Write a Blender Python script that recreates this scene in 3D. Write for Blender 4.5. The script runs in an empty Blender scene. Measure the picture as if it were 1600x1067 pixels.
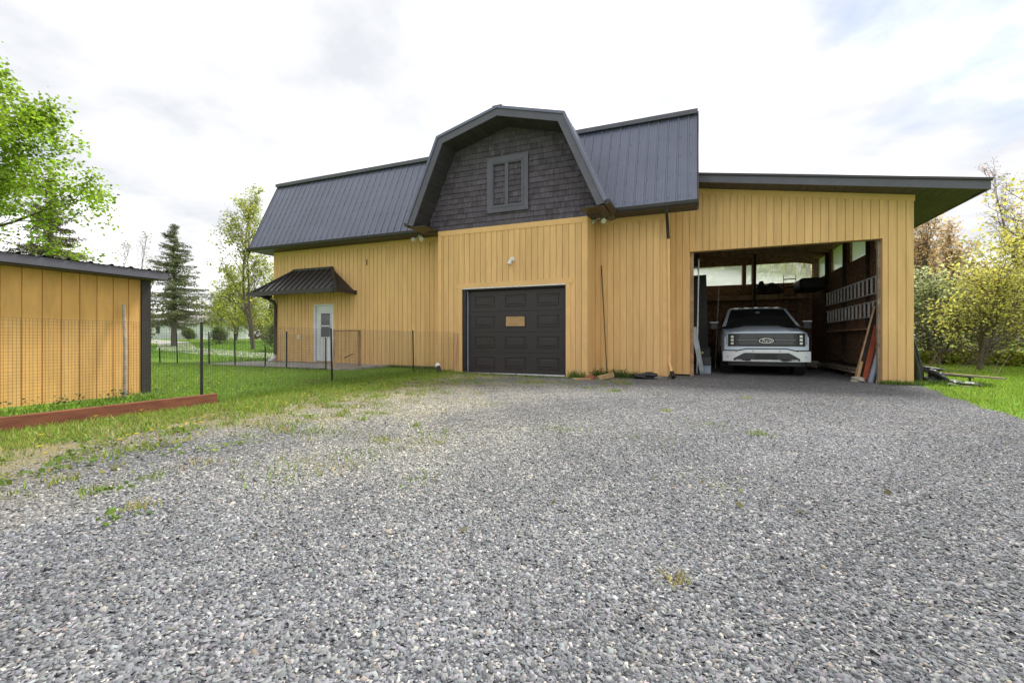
import bpy, math, random
import numpy as np
from mathutils import Vector
R = random.Random(7)
NR = np.random.default_rng(11)
scene = bpy.context.scene
COL = scene.collection
CAMZ = 0.9

# ------------------------------------------------------------------ camera
cam = bpy.data.cameras.new('camera'); camo = bpy.data.objects.new('camera', cam); COL.objects.link(camo)
camo.location = (0, 0, CAMZ); camo.rotation_euler = (math.radians(90), 0, math.radians(22.36))
cam.sensor_width = 36; cam.lens = 705 / 1600 * 36; cam.shift_y = -0.0016
cam.clip_start = 0.05; cam.clip_end = 2000
scene.camera = camo

# ------------------------------------------------------------------ sky, sun, exposure
SUN_EL, SUN_AZ = math.radians(56), math.radians(28)       # azimuth from +Y towards +X: behind the barn, to the right
world = bpy.data.worlds.new('World'); scene.world = world; world.use_nodes = True
wn = world.node_tree.nodes; wl = world.node_tree.links
for n in list(wn): wn.remove(n)
def W(t, **k):
    n = wn.new(t)
    for a, b in k.items(): setattr(n, a, b)
    return n
wout = W('ShaderNodeOutputWorld'); bg = W('ShaderNodeBackground'); wl.new(bg.outputs[0], wout.inputs[0])
sky = W('ShaderNodeTexSky', sky_type='NISHITA', sun_disc=False, sun_elevation=SUN_EL, sun_rotation=SUN_AZ)
tc = W('ShaderNodeTexCoord'); sep = W('ShaderNodeSeparateXYZ'); wl.new(tc.outputs['Generated'], sep.inputs[0])
zz = W('ShaderNodeMath', operation='MAXIMUM'); wl.new(sep.outputs[2], zz.inputs[0]); zz.inputs[1].default_value = 0.0
za = W('ShaderNodeMath', operation='ADD'); wl.new(zz.outputs[0], za.inputs[0]); za.inputs[1].default_value = 0.22
dx = W('ShaderNodeMath', operation='DIVIDE'); wl.new(sep.outputs[0], dx.inputs[0]); wl.new(za.outputs[0], dx.inputs[1])
dy = W('ShaderNodeMath', operation='DIVIDE'); wl.new(sep.outputs[1], dy.inputs[0]); wl.new(za.outputs[0], dy.inputs[1])
cmb = W('ShaderNodeCombineXYZ'); wl.new(dx.outputs[0], cmb.inputs[0]); wl.new(dy.outputs[0], cmb.inputs[1]); cmb.inputs[2].default_value = 3.1
n1 = W('ShaderNodeTexNoise'); n1.inputs['Scale'].default_value = 1.05; n1.inputs['Detail'].default_value = 9; n1.inputs['Roughness'].default_value = 0.56; n1.inputs['Distortion'].default_value = 0.25
wl.new(cmb.outputs[0], n1.inputs['Vector'])
cr = W('ShaderNodeValToRGB'); cr.color_ramp.elements[0].position = 0.25; cr.color_ramp.elements[1].position = 0.41
nrm = W('ShaderNodeVectorMath', operation='NORMALIZE'); wl.new(tc.outputs['Generated'], nrm.inputs[0])
last = n1.outputs[0]                                   # thinner cloud cover around two openings in the cloud deck
for dvec, lo, hi, amt in (((0.30, 0.80, 0.515), 0.972, 0.998, 0.23), ((-0.15, 0.877, 0.455), 0.985, 0.998, 0.10)):
    dt = W('ShaderNodeVectorMath', operation='DOT_PRODUCT'); wl.new(nrm.outputs[0], dt.inputs[0]); dt.inputs[1].default_value = dvec
    mr_ = W('ShaderNodeMapRange', interpolation_type='SMOOTHSTEP'); mr_.inputs[1].default_value = lo; mr_.inputs[2].default_value = hi; mr_.inputs[4].default_value = amt; wl.new(dt.outputs['Value'], mr_.inputs[0])
    sb_ = W('ShaderNodeMath', operation='SUBTRACT'); wl.new(last, sb_.inputs[0]); wl.new(mr_.outputs[0], sb_.inputs[1]); last = sb_.outputs[0]
wl.new(last, cr.inputs[0])
n2 = W('ShaderNodeTexNoise'); n2.inputs['Scale'].default_value = 2.1; n2.inputs['Detail'].default_value = 7; n2.inputs['Roughness'].default_value = 0.55
wl.new(cmb.outputs[0], n2.inputs['Vector'])
cc = W('ShaderNodeValToRGB'); cc.color_ramp.elements[0].position = 0.33; cc.color_ramp.elements[0].color = (0.355, 0.365, 0.388, 1)
_m = cc.color_ramp.elements.new(0.48); _m.color = (0.445, 0.45, 0.46, 1); cc.color_ramp.elements[2].position = 0.66; cc.color_ramp.elements[2].color = (0.80, 0.80, 0.80, 1)  # cc.color_ramp.elements[1].color = (0.93, 0.93, 0.935, 1)
wl.new(n2.outputs[0], cc.inputs[0])
skm = W('ShaderNodeMix', data_type='RGBA', blend_type='MULTIPLY'); skm.inputs[0].default_value = 1.0
wl.new(sky.outputs[0], skm.inputs[6]); skm.inputs[7].default_value = (0.52, 0.51, 0.50, 1)
csc = W('ShaderNodeVectorMath', operation='SCALE'); wl.new(cc.outputs[0], csc.inputs[0]); csc.inputs['Scale'].default_value = 7.9
mx = W('ShaderNodeMix', data_type='RGBA'); wl.new(cr.outputs[0], mx.inputs[0]); wl.new(skm.outputs[2], mx.inputs[6]); wl.new(csc.outputs[0], mx.inputs[7])
wl.new(mx.outputs[2], bg.inputs[0]); bg.inputs[1].default_value = 0.1
sun = bpy.data.lights.new('sun', 'SUN'); suno = bpy.data.objects.new('sun', sun); COL.objects.link(suno)
sun.energy = 1.9; sun.angle = math.radians(16); sun.color = (1.0, 0.95, 0.87)
sdir = Vector((math.sin(SUN_AZ) * math.cos(SUN_EL), math.cos(SUN_AZ) * math.cos(SUN_EL), math.sin(SUN_EL)))
suno.rotation_euler = sdir.to_track_quat('Z', 'Y').to_euler()
scene.view_settings.view_transform = 'Standard'; scene.view_settings.look = 'None'
scene.view_settings.exposure = 1.58; scene.view_settings.gamma = 1

# ------------------------------------------------------------------ materials
def nt(name):
    m = bpy.data.materials.new(name); m.use_nodes = True
    return m, m.node_tree.nodes, m.node_tree.links, m.node_tree.nodes['Principled BSDF']
def mat(name, c, rough=0.6, metal=0.0, var=0.15, scale=6.0, stretch=(1, 1, 1), bump=0.0, bscale=None, spec=0.5, rnd=0.0, c2=None, coat=0.0, dirt=None):
    """procedural paint/wood/metal: colour noise, fine bump, per-piece variation, optional dirt near a height"""
    m, n, l, p = nt(name)
    p.inputs['Roughness'].default_value = rough; p.inputs['Metallic'].default_value = metal
    p.inputs['Specular IOR Level'].default_value = spec; p.inputs['Coat Weight'].default_value = coat
    t = n.new('ShaderNodeTexCoord'); mp = n.new('ShaderNodeMapping'); mp.inputs['Scale'].default_value = stretch
    l.new(t.outputs['Object'], mp.inputs[0])
    no = n.new('ShaderNodeTexNoise'); no.inputs['Scale'].default_value = scale; no.inputs['Detail'].default_value = 6; no.inputs['Roughness'].default_value = 0.65
    l.new(mp.outputs[0], no.inputs['Vector'])
    mixn = n.new('ShaderNodeMix'); mixn.data_type = 'RGBA'
    a = c2 if c2 else tuple(x * (1 - var * 1.6) for x in c)
    b = c if c2 else tuple(min(1, x * (1 + var)) for x in c)
    mr = n.new('ShaderNodeMapRange'); mr.inputs[1].default_value = 0.3; mr.inputs[2].default_value = 0.7
    l.new(no.outputs[0], mr.inputs[0]); l.new(mr.outputs[0], mixn.inputs[0])
    mixn.inputs[6].default_value = (*a, 1); mixn.inputs[7].default_value = (*b, 1)
    out = mixn.outputs[2]
    if rnd:
        oi = n.new('ShaderNodeObjectInfo'); hs = n.new('ShaderNodeHueSaturation')
        mr2 = n.new('ShaderNodeMapRange'); mr2.inputs[3].default_value = 1 - rnd; mr2.inputs[4].default_value = 1 + rnd
        l.new(oi.outputs['Random'], mr2.inputs[0]); l.new(mr2.outputs[0], hs.inputs['Value']); l.new(out, hs.inputs['Color']); out = hs.outputs[0]
    l.new(out, p.inputs['Base Color'])
    if bump:
        nb = n.new('ShaderNodeTexNoise'); nb.inputs['Scale'].default_value = bscale or scale * 4; nb.inputs['Detail'].default_value = 4
        l.new(mp.outputs[0], nb.inputs['Vector']); bp = n.new('ShaderNodeBump'); bp.inputs['Strength'].default_value = bump; bp.inputs['Distance'].default_value = 0.01
        l.new(nb.outputs[0], bp.inputs['Height']); l.new(bp.outputs[0], p.inputs['Normal'])
    return m
def attrmat(name, rough=0.8, trans=0.0, spec=0.3, tint=(1, 1, 1)):
    """colour from the 'col' attribute (each leaf, blade or stone has its own colour)"""
    m, n, l, p = nt(name)
    a = n.new('ShaderNodeAttribute'); a.attribute_name = 'col'
    mu = n.new('ShaderNodeMix'); mu.data_type = 'RGBA'; mu.blend_type = 'MULTIPLY'; mu.inputs[0].default_value = 1
    l.new(a.outputs['Color'], mu.inputs[6]); mu.inputs[7].default_value = (*tint, 1)
    l.new(mu.outputs[2], p.inputs['Base Color']); p.inputs['Roughness'].default_value = rough; p.inputs['Specular IOR Level'].default_value = spec
    if trans:
        tr = n.new('ShaderNodeBsdfTranslucent'); l.new(mu.outputs[2], tr.inputs[0])
        ms = n.new('ShaderNodeMixShader'); ms.inputs[0].default_value = trans
        l.new(p.outputs[0], ms.inputs[1]); l.new(tr.outputs[0], ms.inputs[2]); l.new(ms.outputs[0], n['Material Output'].inputs[0])
    return m
M = {}
YEL = (0.74, 0.478, 0.212)
M['siding'] = mat('yellow_siding', YEL, 0.75, var=0.085, scale=1.6, stretch=(7, 7, .7), bump=0.35, bscale=60, rnd=0.05, spec=0.25)
M['trim'] = mat('yellow_trim', (0.76, 0.482, 0.212), 0.7, var=0.06, scale=3, bump=0.25, bscale=50, rnd=0.03, spec=0.25)
M['shed_siding'] = mat('shed_siding', (0.74, 0.425, 0.145), 0.75, var=0.09, scale=2.0, stretch=(5, 5, 1), bump=0.35, bscale=60, rnd=0.05, spec=0.25)
M['metal'] = mat('dark_metal_roof', (0.125, 0.137, 0.195), 0.34, 0.25, var=0.09, scale=1.2, spec=0.6, rnd=0.05)
M['metal_dark'] = mat('brown_metal', (0.035, 0.030, 0.030), 0.42, 0.1, var=0.12, scale=3, spec=0.5)
M['fascia'] = mat('fascia_grey', (0.105, 0.105, 0.135), 0.55, var=0.1, scale=3, spec=0.4)
M['soffit'] = mat('soffit_brown', (0.055, 0.05, 0.055), 0.6, var=0.15, scale=4, rnd=0.08)
M['shingle'] = mat('cedar_shingle_stained', (0.110, 0.098, 0.120), 0.85, var=0.22, scale=9, stretch=(3, 1, 0.6), bump=0.5, bscale=60, rnd=0.22, spec=0.2)
M['doorbrown'] = mat('garage_door_brown', (0.032, 0.027, 0.028), 0.5, var=0.12, scale=8, stretch=(1, 1, 4), bump=0.12, bscale=70, spec=0.45)
M['black'] = mat('black_paint', (0.015, 0.015, 0.016), 0.5, var=0.2, scale=5)
M['white'] = mat('white_paint', (0.72, 0.75, 0.78), 0.45, var=0.05, scale=4)
M['alu'] = mat('aluminium', (0.76, 0.77, 0.78), 0.45, 0.15, var=0.2, scale=9)
M['glass'] = mat('dark_glass', (0.02, 0.024, 0.026), 0.06, var=0.2, scale=2, spec=0.8)
M['concrete'] = mat('concrete', (0.36, 0.345, 0.33), 0.9, var=0.2, scale=3, bump=0.3, bscale=40)
M['osb'] = mat('osb_board', (0.36, 0.215, 0.135), 0.9, var=0.45, scale=16, bump=0.3, bscale=40, rnd=0.15, spec=0.2)
M['lumber'] = mat('rough_lumber', (0.44, 0.275, 0.165), 0.85, var=0.25, scale=5, stretch=(1, 1, 1), rnd=0.2, spec=0.2)
M['oldwood'] = mat('grey_old_wood', (0.34, 0.28, 0.22), 0.9, var=0.3, scale=7, bump=0.3, rnd=0.1, spec=0.2)
M['redwood'] = mat('red_stained_timber', (0.20, 0.075, 0.042), 0.8, var=0.25, scale=3, stretch=(1, 1, 5), bump=0.35, bscale=30, spec=0.25)
M['rust'] = mat('orange_red_board', (0.33, 0.065, 0.02), 0.7, var=0.2, scale=4)
M['darkwood'] = mat('dark_board', (0.045, 0.035, 0.03), 0.8, var=0.3, scale=6)
M['post'] = mat('green_steel_post', (0.018, 0.026, 0.02), 0.6, 0.2, var=0.25, scale=12)
M['wire'] = mat('fence_wire', (0.11, 0.115, 0.115), 0.5, 0.5, var=0.2, scale=20)
M['bluegrey'] = mat('blue_grey_plastic', (0.26, 0.31, 0.40), 0.45, var=0.12, scale=5)
M['tarp'] = mat('grey_sheet', (0.38, 0.40, 0.42), 0.55, var=0.3, scale=3)
M['blacktarp'] = mat('black_tarp', (0.016, 0.018, 0.024), 0.45, var=0.4, scale=5, bump=0.4, bscale=14)
M['greentarp'] = mat('dark_green_tarp', (0.016, 0.032, 0.02), 0.5, var=0.4, scale=4, bump=0.5, bscale=10)
M['brick'] = mat('red_brick', (0.33, 0.10, 0.06), 0.9, var=0.25, scale=14, bump=0.3)
M['bark'] = mat('grey_bark', (0.15, 0.125, 0.10), 0.95, var=0.4, scale=9, stretch=(4, 4, 1), bump=0.6, bscale=24, spec=0.1)
M['twig'] = mat('twig_bark', (0.20, 0.16, 0.14), 0.95, var=0.3, scale=9, spec=0.1)
M['truckpaint'] = mat('ice_blue_car_paint', (0.60, 0.69, 0.82), 0.35, 0.05, var=0.03, scale=2, spec=0.5, coat=0.5)
M['truckwhite'] = mat('pale_bumper_paint', (0.76, 0.80, 0.84), 0.32, 0.1, var=0.04, scale=2, spec=0.5, coat=0.5)
M['grille'] = mat('grille_dark', (0.045, 0.047, 0.052), 0.35, 0.2, var=0.1, scale=20)
M['grillelt'] = mat('grille_pattern', (0.20, 0.205, 0.22), 0.35, 0.2, var=0.1, scale=20)
M['chrome'] = mat('chrome', (0.75, 0.76, 0.78), 0.12, 1.0, var=0.03)
M['lamp'] = mat('lamp_lens', (0.72, 0.74, 0.72), 0.15, 0.2, var=0.1, scale=20)
M['rubber'] = mat('tyre_rubber', (0.02, 0.02, 0.021), 0.8, var=0.3, scale=12)
M['drab'] = mat('tan_board_pane', (0.42, 0.27, 0.12), 0.7, var=0.2, scale=6)
M['bag'] = mat('dirty_sack', (0.42, 0.38, 0.31), 0.9, var=0.3, scale=8, bump=0.5)
M['yellowst'] = mat('yellow_stick', (0.62, 0.47, 0.10), 0.6)
M['houseroof'] = mat('grey_shingle_roof', (0.27, 0.25, 0.25), 0.9, var=0.2, scale=4)
M['leaf'] = attrmat('leaves', 0.6, 0.55)
M['needle'] = attrmat('needles', 0.7, 0.15)
M['blade'] = attrmat('grass_blades', 0.65, 0.3)
M['stone'] = attrmat('crushed_stone', 0.85, 0.0, 0.25)
def corrugated():
    m, n, l, p = nt('translucent_panel'); n.remove(p)
    d = n.new('ShaderNodeBsdfDiffuse'); d.inputs[0].default_value = (0.55, 0.62, 0.60, 1)
    t = n.new('ShaderNodeBsdfTranslucent'); t.inputs[0].default_value = (0.90, 0.96, 0.97, 1)
    tr = n.new('ShaderNodeBsdfTransparent'); tr.inputs[0].default_value = (0.86, 0.93, 0.90, 1)
    a = n.new('ShaderNodeMixShader'); a.inputs[0].default_value = 0.85; l.new(d.outputs[0], a.inputs[1]); l.new(t.outputs[0], a.inputs[2])
    b = n.new('ShaderNodeMixShader'); b.inputs[0].default_value = 0.38; l.new(a.outputs[0], b.inputs[1]); l.new(tr.outputs[0], b.inputs[2])
    l.new(b.outputs[0], n['Material Output'].inputs[0]); return m
M['corr'] = corrugated()

# ------------------------------------------------------------------ mesh helpers
class MB:
    def __init__(s): s.v = []; s.f = []
    def quadbox(s, b, t):                    # 4 bottom points, 4 top points
        o = len(s.v); s.v += [tuple(p) for p in b] + [tuple(p) for p in t]
        s.f += [(o+3, o+2, o+1, o), (o+4, o+5, o+6, o+7)] + [(o+i, o+(i+1) % 4, o+4+(i+1) % 4, o+4+i) for i in range(4)]
        return s
    def box(s, x0, x1, y0, y1, z0, z1):
        return s.quadbox([(x0, y0, z0), (x1, y0, z0), (x1, y1, z0), (x0, y1, z0)], [(x0, y0, z1), (x1, y0, z1), (x1, y1, z1), (x0, y1, z1)])
    def beam(s, a, b, w, h, up=(0, 0, 1)):   # rectangular bar from a to b
        a, b = Vector(a), Vector(b); d = (b - a).normalized(); u = Vector(up)
        x = d.cross(u)
        if x.length < 1e-4: x = d.cross(Vector((0, 1, 0)))
        x.normalize(); y = x.cross(d).normalized(); x *= w / 2; y *= h / 2
        return s.quadbox([a-x-y, a+x-y, a+x+y, a-x+y], [b-x-y, b+x-y, b+x+y, b-x+y])
    def prism(s, poly, vec):                 # polygon extruded along vec
        o = len(s.v); k = len(poly); v = Vector(vec)
        s.v += [tuple(p) for p in poly] + [tuple(Vector(p) + v) for p in poly]
        s.f += [tuple(o+i for i in reversed(range(k))), tuple(o+k+i for i in range(k))] + [(o+i, o+(i+1) % k, o+k+(i+1) % k, o+k+i) for i in range(k)]
        return s
    def tube(s, pts, rad, n=8, cap=True):
        pts = [Vector(p) for p in pts]; k = len(pts)
        if not hasattr(rad, '__len__'): rad = [rad] * k
        o = len(s.v)
        for i, p in enumerate(pts):
            d = (pts[min(i+1, k-1)] - pts[max(i-1, 0)]).normalized()
            x = d.cross(Vector((0.13, 0.31, 0.94)))
            if x.length < 1e-3: x = d.cross(Vector((1, 0, 0)))
            x.normalize(); y = d.cross(x)
            for j in range(n):
                a = 2*math.pi*j/n; s.v.append(tuple(p + (x*math.cos(a) + y*math.sin(a))*rad[i]))
        for i in range(k-1):
            for j in range(n): s.f.append((o+i*n+j, o+i*n+(j+1) % n, o+(i+1)*n+(j+1) % n, o+(i+1)*n+j))
        if cap: s.f += [tuple(o+j for j in reversed(range(n))), tuple(o+(k-1)*n+j for j in range(n))]
        return s
    def grid(s, P):                          # P[i][j] points
        o = len(s.v); a = len(P); b = len(P[0])
        for r in P: s.v += [tuple(p) for p in r]
        for i in range(a-1):
            for j in range(b-1): s.f.append((o+i*b+j, o+i*b+j+1, o+(i+1)*b+j+1, o+(i+1)*b+j))
        return s
    def build(s, name, m, parent=None, smooth=False, bevel=0.0):
        off = Vector((0, 0, 0))
        if parent is not None: off = parent.get('_o', (0, 0, 0)); off = Vector(off)
        me = bpy.data.meshes.new(name); me.from_pydata([tuple(Vector(p) - off) for p in s.v], [], s.f); me.update()
        if m: me.materials.append(M[m] if isinstance(m, str) else m)
        if smooth: me.polygons.foreach_set('use_smooth', [True]*len(me.polygons))
        ob = bpy.data.objects.new(name, me); COL.objects.link(ob)
        if parent is not None: ob.parent = parent; PO[ob.name] = off; ob['_o'] = tuple(off)
        if bevel:
            b = ob.modifiers.new('b', 'BEVEL'); b.width = bevel; b.segments = 2; b.limit_method = 'ANGLE'
        return ob
PO = {}
def thing(name, label, cat, loc=(0, 0, 0), group=None):
    e = bpy.data.objects.new(name, None); COL.objects.link(e); e.location = loc; e.empty_display_size = 0.1
    e['label'] = label; e['category'] = cat; e['_o'] = tuple(loc)
    if group: e['group'] = group
    return e
def tag(o, label, cat, group=None, kind=None):
    o['label'] = label; o['category'] = cat
    if group: o['group'] = group
    if kind: o['kind'] = kind
    return o
def struct(o): o['kind'] = 'structure'; return o
def soup(name, V, n, m, colr=None, parent=None, off=(0, 0, 0), smooth=False):
    """V: (K*n,3) vertices, K polygons of n corners each, colr (K,3) per polygon"""
    V = np.asarray(V, np.float32) - np.asarray(off, np.float32); K = len(V)//n
    me = bpy.data.meshes.new(name); me.vertices.add(len(V)); me.vertices.foreach_set('co', V.ravel())
    me.loops.add(len(V)); me.loops.foreach_set('vertex_index', np.arange(len(V), dtype=np.int32))
    me.polygons.add(K); me.polygons.foreach_set('loop_start', np.arange(0, len(V), n, dtype=np.int32)); me.polygons.foreach_set('loop_total', np.full(K, n, np.int32))
    me.update(calc_edges=True)
    if colr is not None:
        at = me.attributes.new('col', 'FLOAT_COLOR', 'POINT')
        c4 = np.ones((K, n, 4), np.float32); c4[:, :, :3] = np.asarray(colr, np.float32)[:, None, :]
        at.data.foreach_set('color', c4.ravel())
    me.materials.append(M[m] if isinstance(m, str) else m)
    ob = bpy.data.objects.new(name, me); COL.objects.link(ob)
    if parent is not None: ob.parent = parent
    return ob
def gz(X, Y=0.0):
    z = -0.012*np.clip(X, -13, 6)
    r = np.clip((np.asarray(Y, float) - 13)/26, 0, 1)*np.clip((-12 - np.asarray(X, float))/10, 0, 1)
    return z + 0.85*r*r*(3 - 2*r)
def g(X, Y=0.0): return float(gz(X, Y))

# ------------------------------------------------------------------ ground
def ground_material():
    m, n, l, p = nt('lawn_soil'); p.inputs['Roughness'].default_value = 0.95; p.inputs['Specular IOR Level'].default_value = 0.15
    t = n.new('ShaderNodeTexCoord')
    a = n.new('ShaderNodeTexNoise'); a.inputs['Scale'].default_value = 0.7; a.inputs['Detail'].default_value = 8; a.inputs['Roughness'].default_value = 0.7
    b = n.new('ShaderNodeTexNoise'); b.inputs['Scale'].default_value = 35; b.inputs['Detail'].default_value = 5
    l.new(t.outputs['Object'], a.inputs[0]); l.new(t.outputs['Object'], b.inputs[0])
    r1 = n.new('ShaderNodeValToRGB'); e = r1.color_ramp.elements
    e[0].position = 0.30; e[0].color = (0.11, 0.24, 0.02, 1); e[1].position = 0.72; e[1].color = (0.22, 0.34, 0.04, 1)
    l.new(a.outputs[0], r1.inputs[0])
    mu = n.new('ShaderNodeMix'); mu.data_type = 'RGBA'; mu.blend_type = 'MULTIPLY'; mu.inputs[0].default_value = 0.8
    r2 = n.new('ShaderNodeValToRGB'); r2.color_ramp.elements[0].position = 0.3; r2.color_ramp.elements[0].color = (0.45, 0.45, 0.4, 1); r2.color_ramp.elements[1].position = 0.7; r2.color_ramp.elements[1].color = (1.2, 1.2, 1.1, 1)
    l.new(b.outputs[0], r2.inputs[0]); l.new(r1.outputs[0], mu.inputs[6]); l.new(r2.outputs[0], mu.inputs[7]); l.new(mu.outputs[2], p.inputs['Base Color'])
    bp = n.new('ShaderNodeBump'); bp.inputs['Strength'].default_value = 0.8; bp.inputs['Distance'].default_value = 0.04
    l.new(b.outputs[0], bp.inputs['Height']); l.new(bp.outputs[0], p.inputs['Normal'])
    return m
def gravel_material():
    m, n, l, p = nt('gravel_bed'); p.inputs['Roughness'].default_value = 0.92; p.inputs['Specular IOR Level'].default_value = 0.2
    t = n.new('ShaderNodeTexCoord')
    v = n.new('ShaderNodeTexVoronoi'); v.inputs['Scale'].default_value = 78; v.inputs['Randomness'].default_value = 1
    l.new(t.outputs['Object'], v.inputs['Vector'])
    hs = n.new('ShaderNodeSeparateColor'); l.new(v.outputs['Color'], hs.inputs[0])
    r = n.new('ShaderNodeValToRGB'); e = r.color_ramp.elements
    e[0].position = 0.0; e[0].color = (0.06, 0.064, 0.072, 1); e[1].position = 1.0; e[1].color = (0.62, 0.58, 0.54, 1)
    for q, c in ((0.45, (0.135, 0.143, 0.16, 1)), (0.74, (0.22, 0.225, 0.24, 1)), (0.88, (0.36, 0.345, 0.33, 1))):
        x = e.new(q); x.color = c
    l.new(hs.outputs[0], r.inputs[0])
    # earth and moss showing between the stones along the lawn side and by the garage door
    a = n.new('ShaderNodeTexNoise'); a.inputs['Scale'].default_value = 0.9; a.inputs['Detail'].default_value = 9; a.inputs['Roughness'].default_value = 0.72
    l.new(t.outputs['Object'], a.inputs[0])
    sx = n.new('ShaderNodeSeparateXYZ'); l.new(t.outputs['Object'], sx.inputs[0])
    mr = n.new('ShaderNodeMapRange'); mr.inputs[1].default_value = -2.2; mr.inputs[2].default_value = -5.2; mr.inputs[3].default_value = -0.12; mr.inputs[4].default_value = 0.2
    l.new(sx.outputs[0], mr.inputs[0])
    ad = n.new('ShaderNodeMath'); ad.operation = 'ADD'; l.new(a.outputs[0], ad.inputs[0]); l.new(mr.outputs[0], ad.inputs[1])
    rr = n.new('ShaderNodeValToRGB'); rr.color_ramp.elements[0].position = 0.54; rr.color_ramp.elements[1].position = 0.74; l.new(ad.outputs[0], rr.inputs[0])
    mm = n.new('ShaderNodeMath'); mm.operation = 'MULTIPLY'; mm.inputs[1].default_value = 0.6; l.new(rr.outputs[0], mm.inputs[0])
    mx = n.new('ShaderNodeMix'); mx.data_type = 'RGBA'; l.new(mm.outputs[0], mx.inputs[0]); l.new(r.outputs[0], mx.inputs[6]); mx.inputs[7].default_value = (0.30, 0.27, 0.15, 1)
    ta = n.new('ShaderNodeAttribute'); ta.attribute_name = 'tint'
    mt = n.new('ShaderNodeMix'); mt.data_type = 'RGBA'; mt.blend_type = 'MULTIPLY'; mt.inputs[0].default_value = 1
    l.new(mx.outputs[2], mt.inputs[6]); l.new(ta.outputs['Color'], mt.inputs[7])
    so_ = n.new('ShaderNodeMix'); so_.data_type = 'RGBA'; sm_ = n.new('ShaderNodeMath'); sm_.operation = 'MULTIPLY'; sm_.inputs[1].default_value = .85
    l.new(ta.outputs['Alpha'], sm_.inputs[0]); l.new(sm_.outputs[0], so_.inputs[0]); l.new(mt.outputs[2], so_.inputs[6]); so_.inputs[7].default_value = (0.27, 0.235, 0.125, 1)
    l.new(so_.outputs[2], p.inputs['Base Color'])
    bp = n.new('ShaderNodeBump'); bp.inputs['Strength'].default_value = 0.9; bp.inputs['Distance'].default_value = 0.02; bp.invert = True
    l.new(v.outputs['Distance'], bp.inputs['Height']); l.new(bp.outputs[0], p.inputs['Normal'])
    return m
def tint(X, Y):
    X, Y = np.asarray(X, float), np.asarray(Y, float)
    n = np.sin(X*1.3+.7)*np.sin(Y*1.1+2) + .6*np.sin(X*2.9-Y*1.7) + .4*np.sin(X*6.1+Y*4.3+1) + .3*np.sin(X*11-Y*9)
    edge = np.interp(Y, [-4, 0.4, 1.17, 2.0, 3.79, 5.48, 7.45, 9.31, 10.2], [-2.6, -3.2, -3.39, -3.89, -4.33, -4.79, -5.25, -5.65, -5.75])
    soil = np.clip((edge + .45 - X)/1.0 + .30*n, 0, 1)                        # bare tan soil between the verge and the stones
    dust = np.clip(np.exp(-((X - edge - 1.0)/2.0)**2)*np.clip((Y-1.2)/3, 0, 1)*(.9 + .35*n), 0, 1)   # packed pale fines towards the garage
    b = 1 + .09*n + .32*dust - .16*np.exp(-((X-1.6)/2.2)**2)*np.clip((Y-5)/4, 0, 1)*(1+.3*n)
    c = np.stack([b*(1+.15*dust), b*(1+.09*dust), b*(1-.14*dust)], -1)
    return c, soil
M['lawn'] = ground_material(); M['gravel'] = gravel_material()
xs = sorted(set([-400, -200, -120, -80] + list(np.linspace(-60, 40, 81)) + [60, 120, 250, 400]))
ys = sorted(set([-60, -20] + list(np.linspace(-6, 60, 45)) + [90, 150, 300, 500]))
struct(MB().grid([[(x, y, g(x, y)) for x in xs] for y in ys]).build('ground', 'lawn', smooth=True))
for o in bpy.data.objects:
    if o.name == 'ground': o['label'] = 'green lawn and soil around the barn'
EDGE_L = [(-2.6, -4), (-2.9, -1.0), (-3.2, 0.4), (-3.39, 1.17), (-3.72, 1.57), (-3.89, 2.0), (-4.1, 2.76), (-4.33, 3.79), (-4.79, 5.48), (-5.25, 7.45), (-5.65, 9.31), (-5.75, 10.19)]
EDGE_R = [(4.24, 12.02), (4.27, 11.6), (3.89, 9.82), (3.67, 8.22), (3.57, 7.23), (3.6, 5.5), (4.2, 3.0), (6, 0), (8, -4)]
def interp(edge, y):
    e = sorted(edge, key=lambda p: p[1]); return float(np.interp(y, [p[1] for p in e], [p[0] for p in e]))
rows = []
for y in np.linspace(-4, 12.0, 110):
    xl = interp(EDGE_L, y) if y <= 10.19 else -5.75
    xr = interp(EDGE_R, y)
    xl = float(np.interp(y, [-4, 3.75, 3.95, 6.53, 9.5, 10.1, 10.2], [-5.69, -5.69, -5.8, -6.28, -6.5, -6.1, -5.75])); xr += 0.05*math.sin(y*4.3) + 0.03*math.sin(y*9)
    rows.append([(x, y, g(x, y) + 0.004) for x in np.linspace(xl, xr, 90)])
def with_tint(o):
    V = np.array([v.co[:] for v in o.data.vertices]); c, so = tint(V[:, 0], V[:, 1]); at = o.data.attributes.new('tint', 'FLOAT_COLOR', 'POINT')
    at.data.foreach_set('color', np.concatenate([c, so[:, None]], 1).astype(np.float32).ravel()); return o
struct(with_tint(MB().grid(rows).build('gravel_driveway', 'gravel')))
struct(with_tint(MB().grid([[(x, y, g(x, y) + 0.004) for x in np.linspace(-0.66, 4.1, 8)] for y in np.linspace(12.0, 20.6, 12)]).build('gravel_floor', 'gravel')))
struct(MB().grid([[(x, y + d, g(x, y + d) + 0.012) for x, y in ((-60, 31), (-45, 25.5), (-32, 18), (-22, 14.6), (-15, 12.6), (-13.2, 12.2))] for d in (0, 1.3, 2.6)]).build('gravel_lane', mat('pale_gravel', (0.45, 0.44, 0.42), 0.95, var=0.3, scale=20)))
struct(MB().box(-14.1, -8.45, 8.95, 11.02, -0.05, 0.165).build('patio_slab', 'concrete', bevel=0.01))

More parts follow.
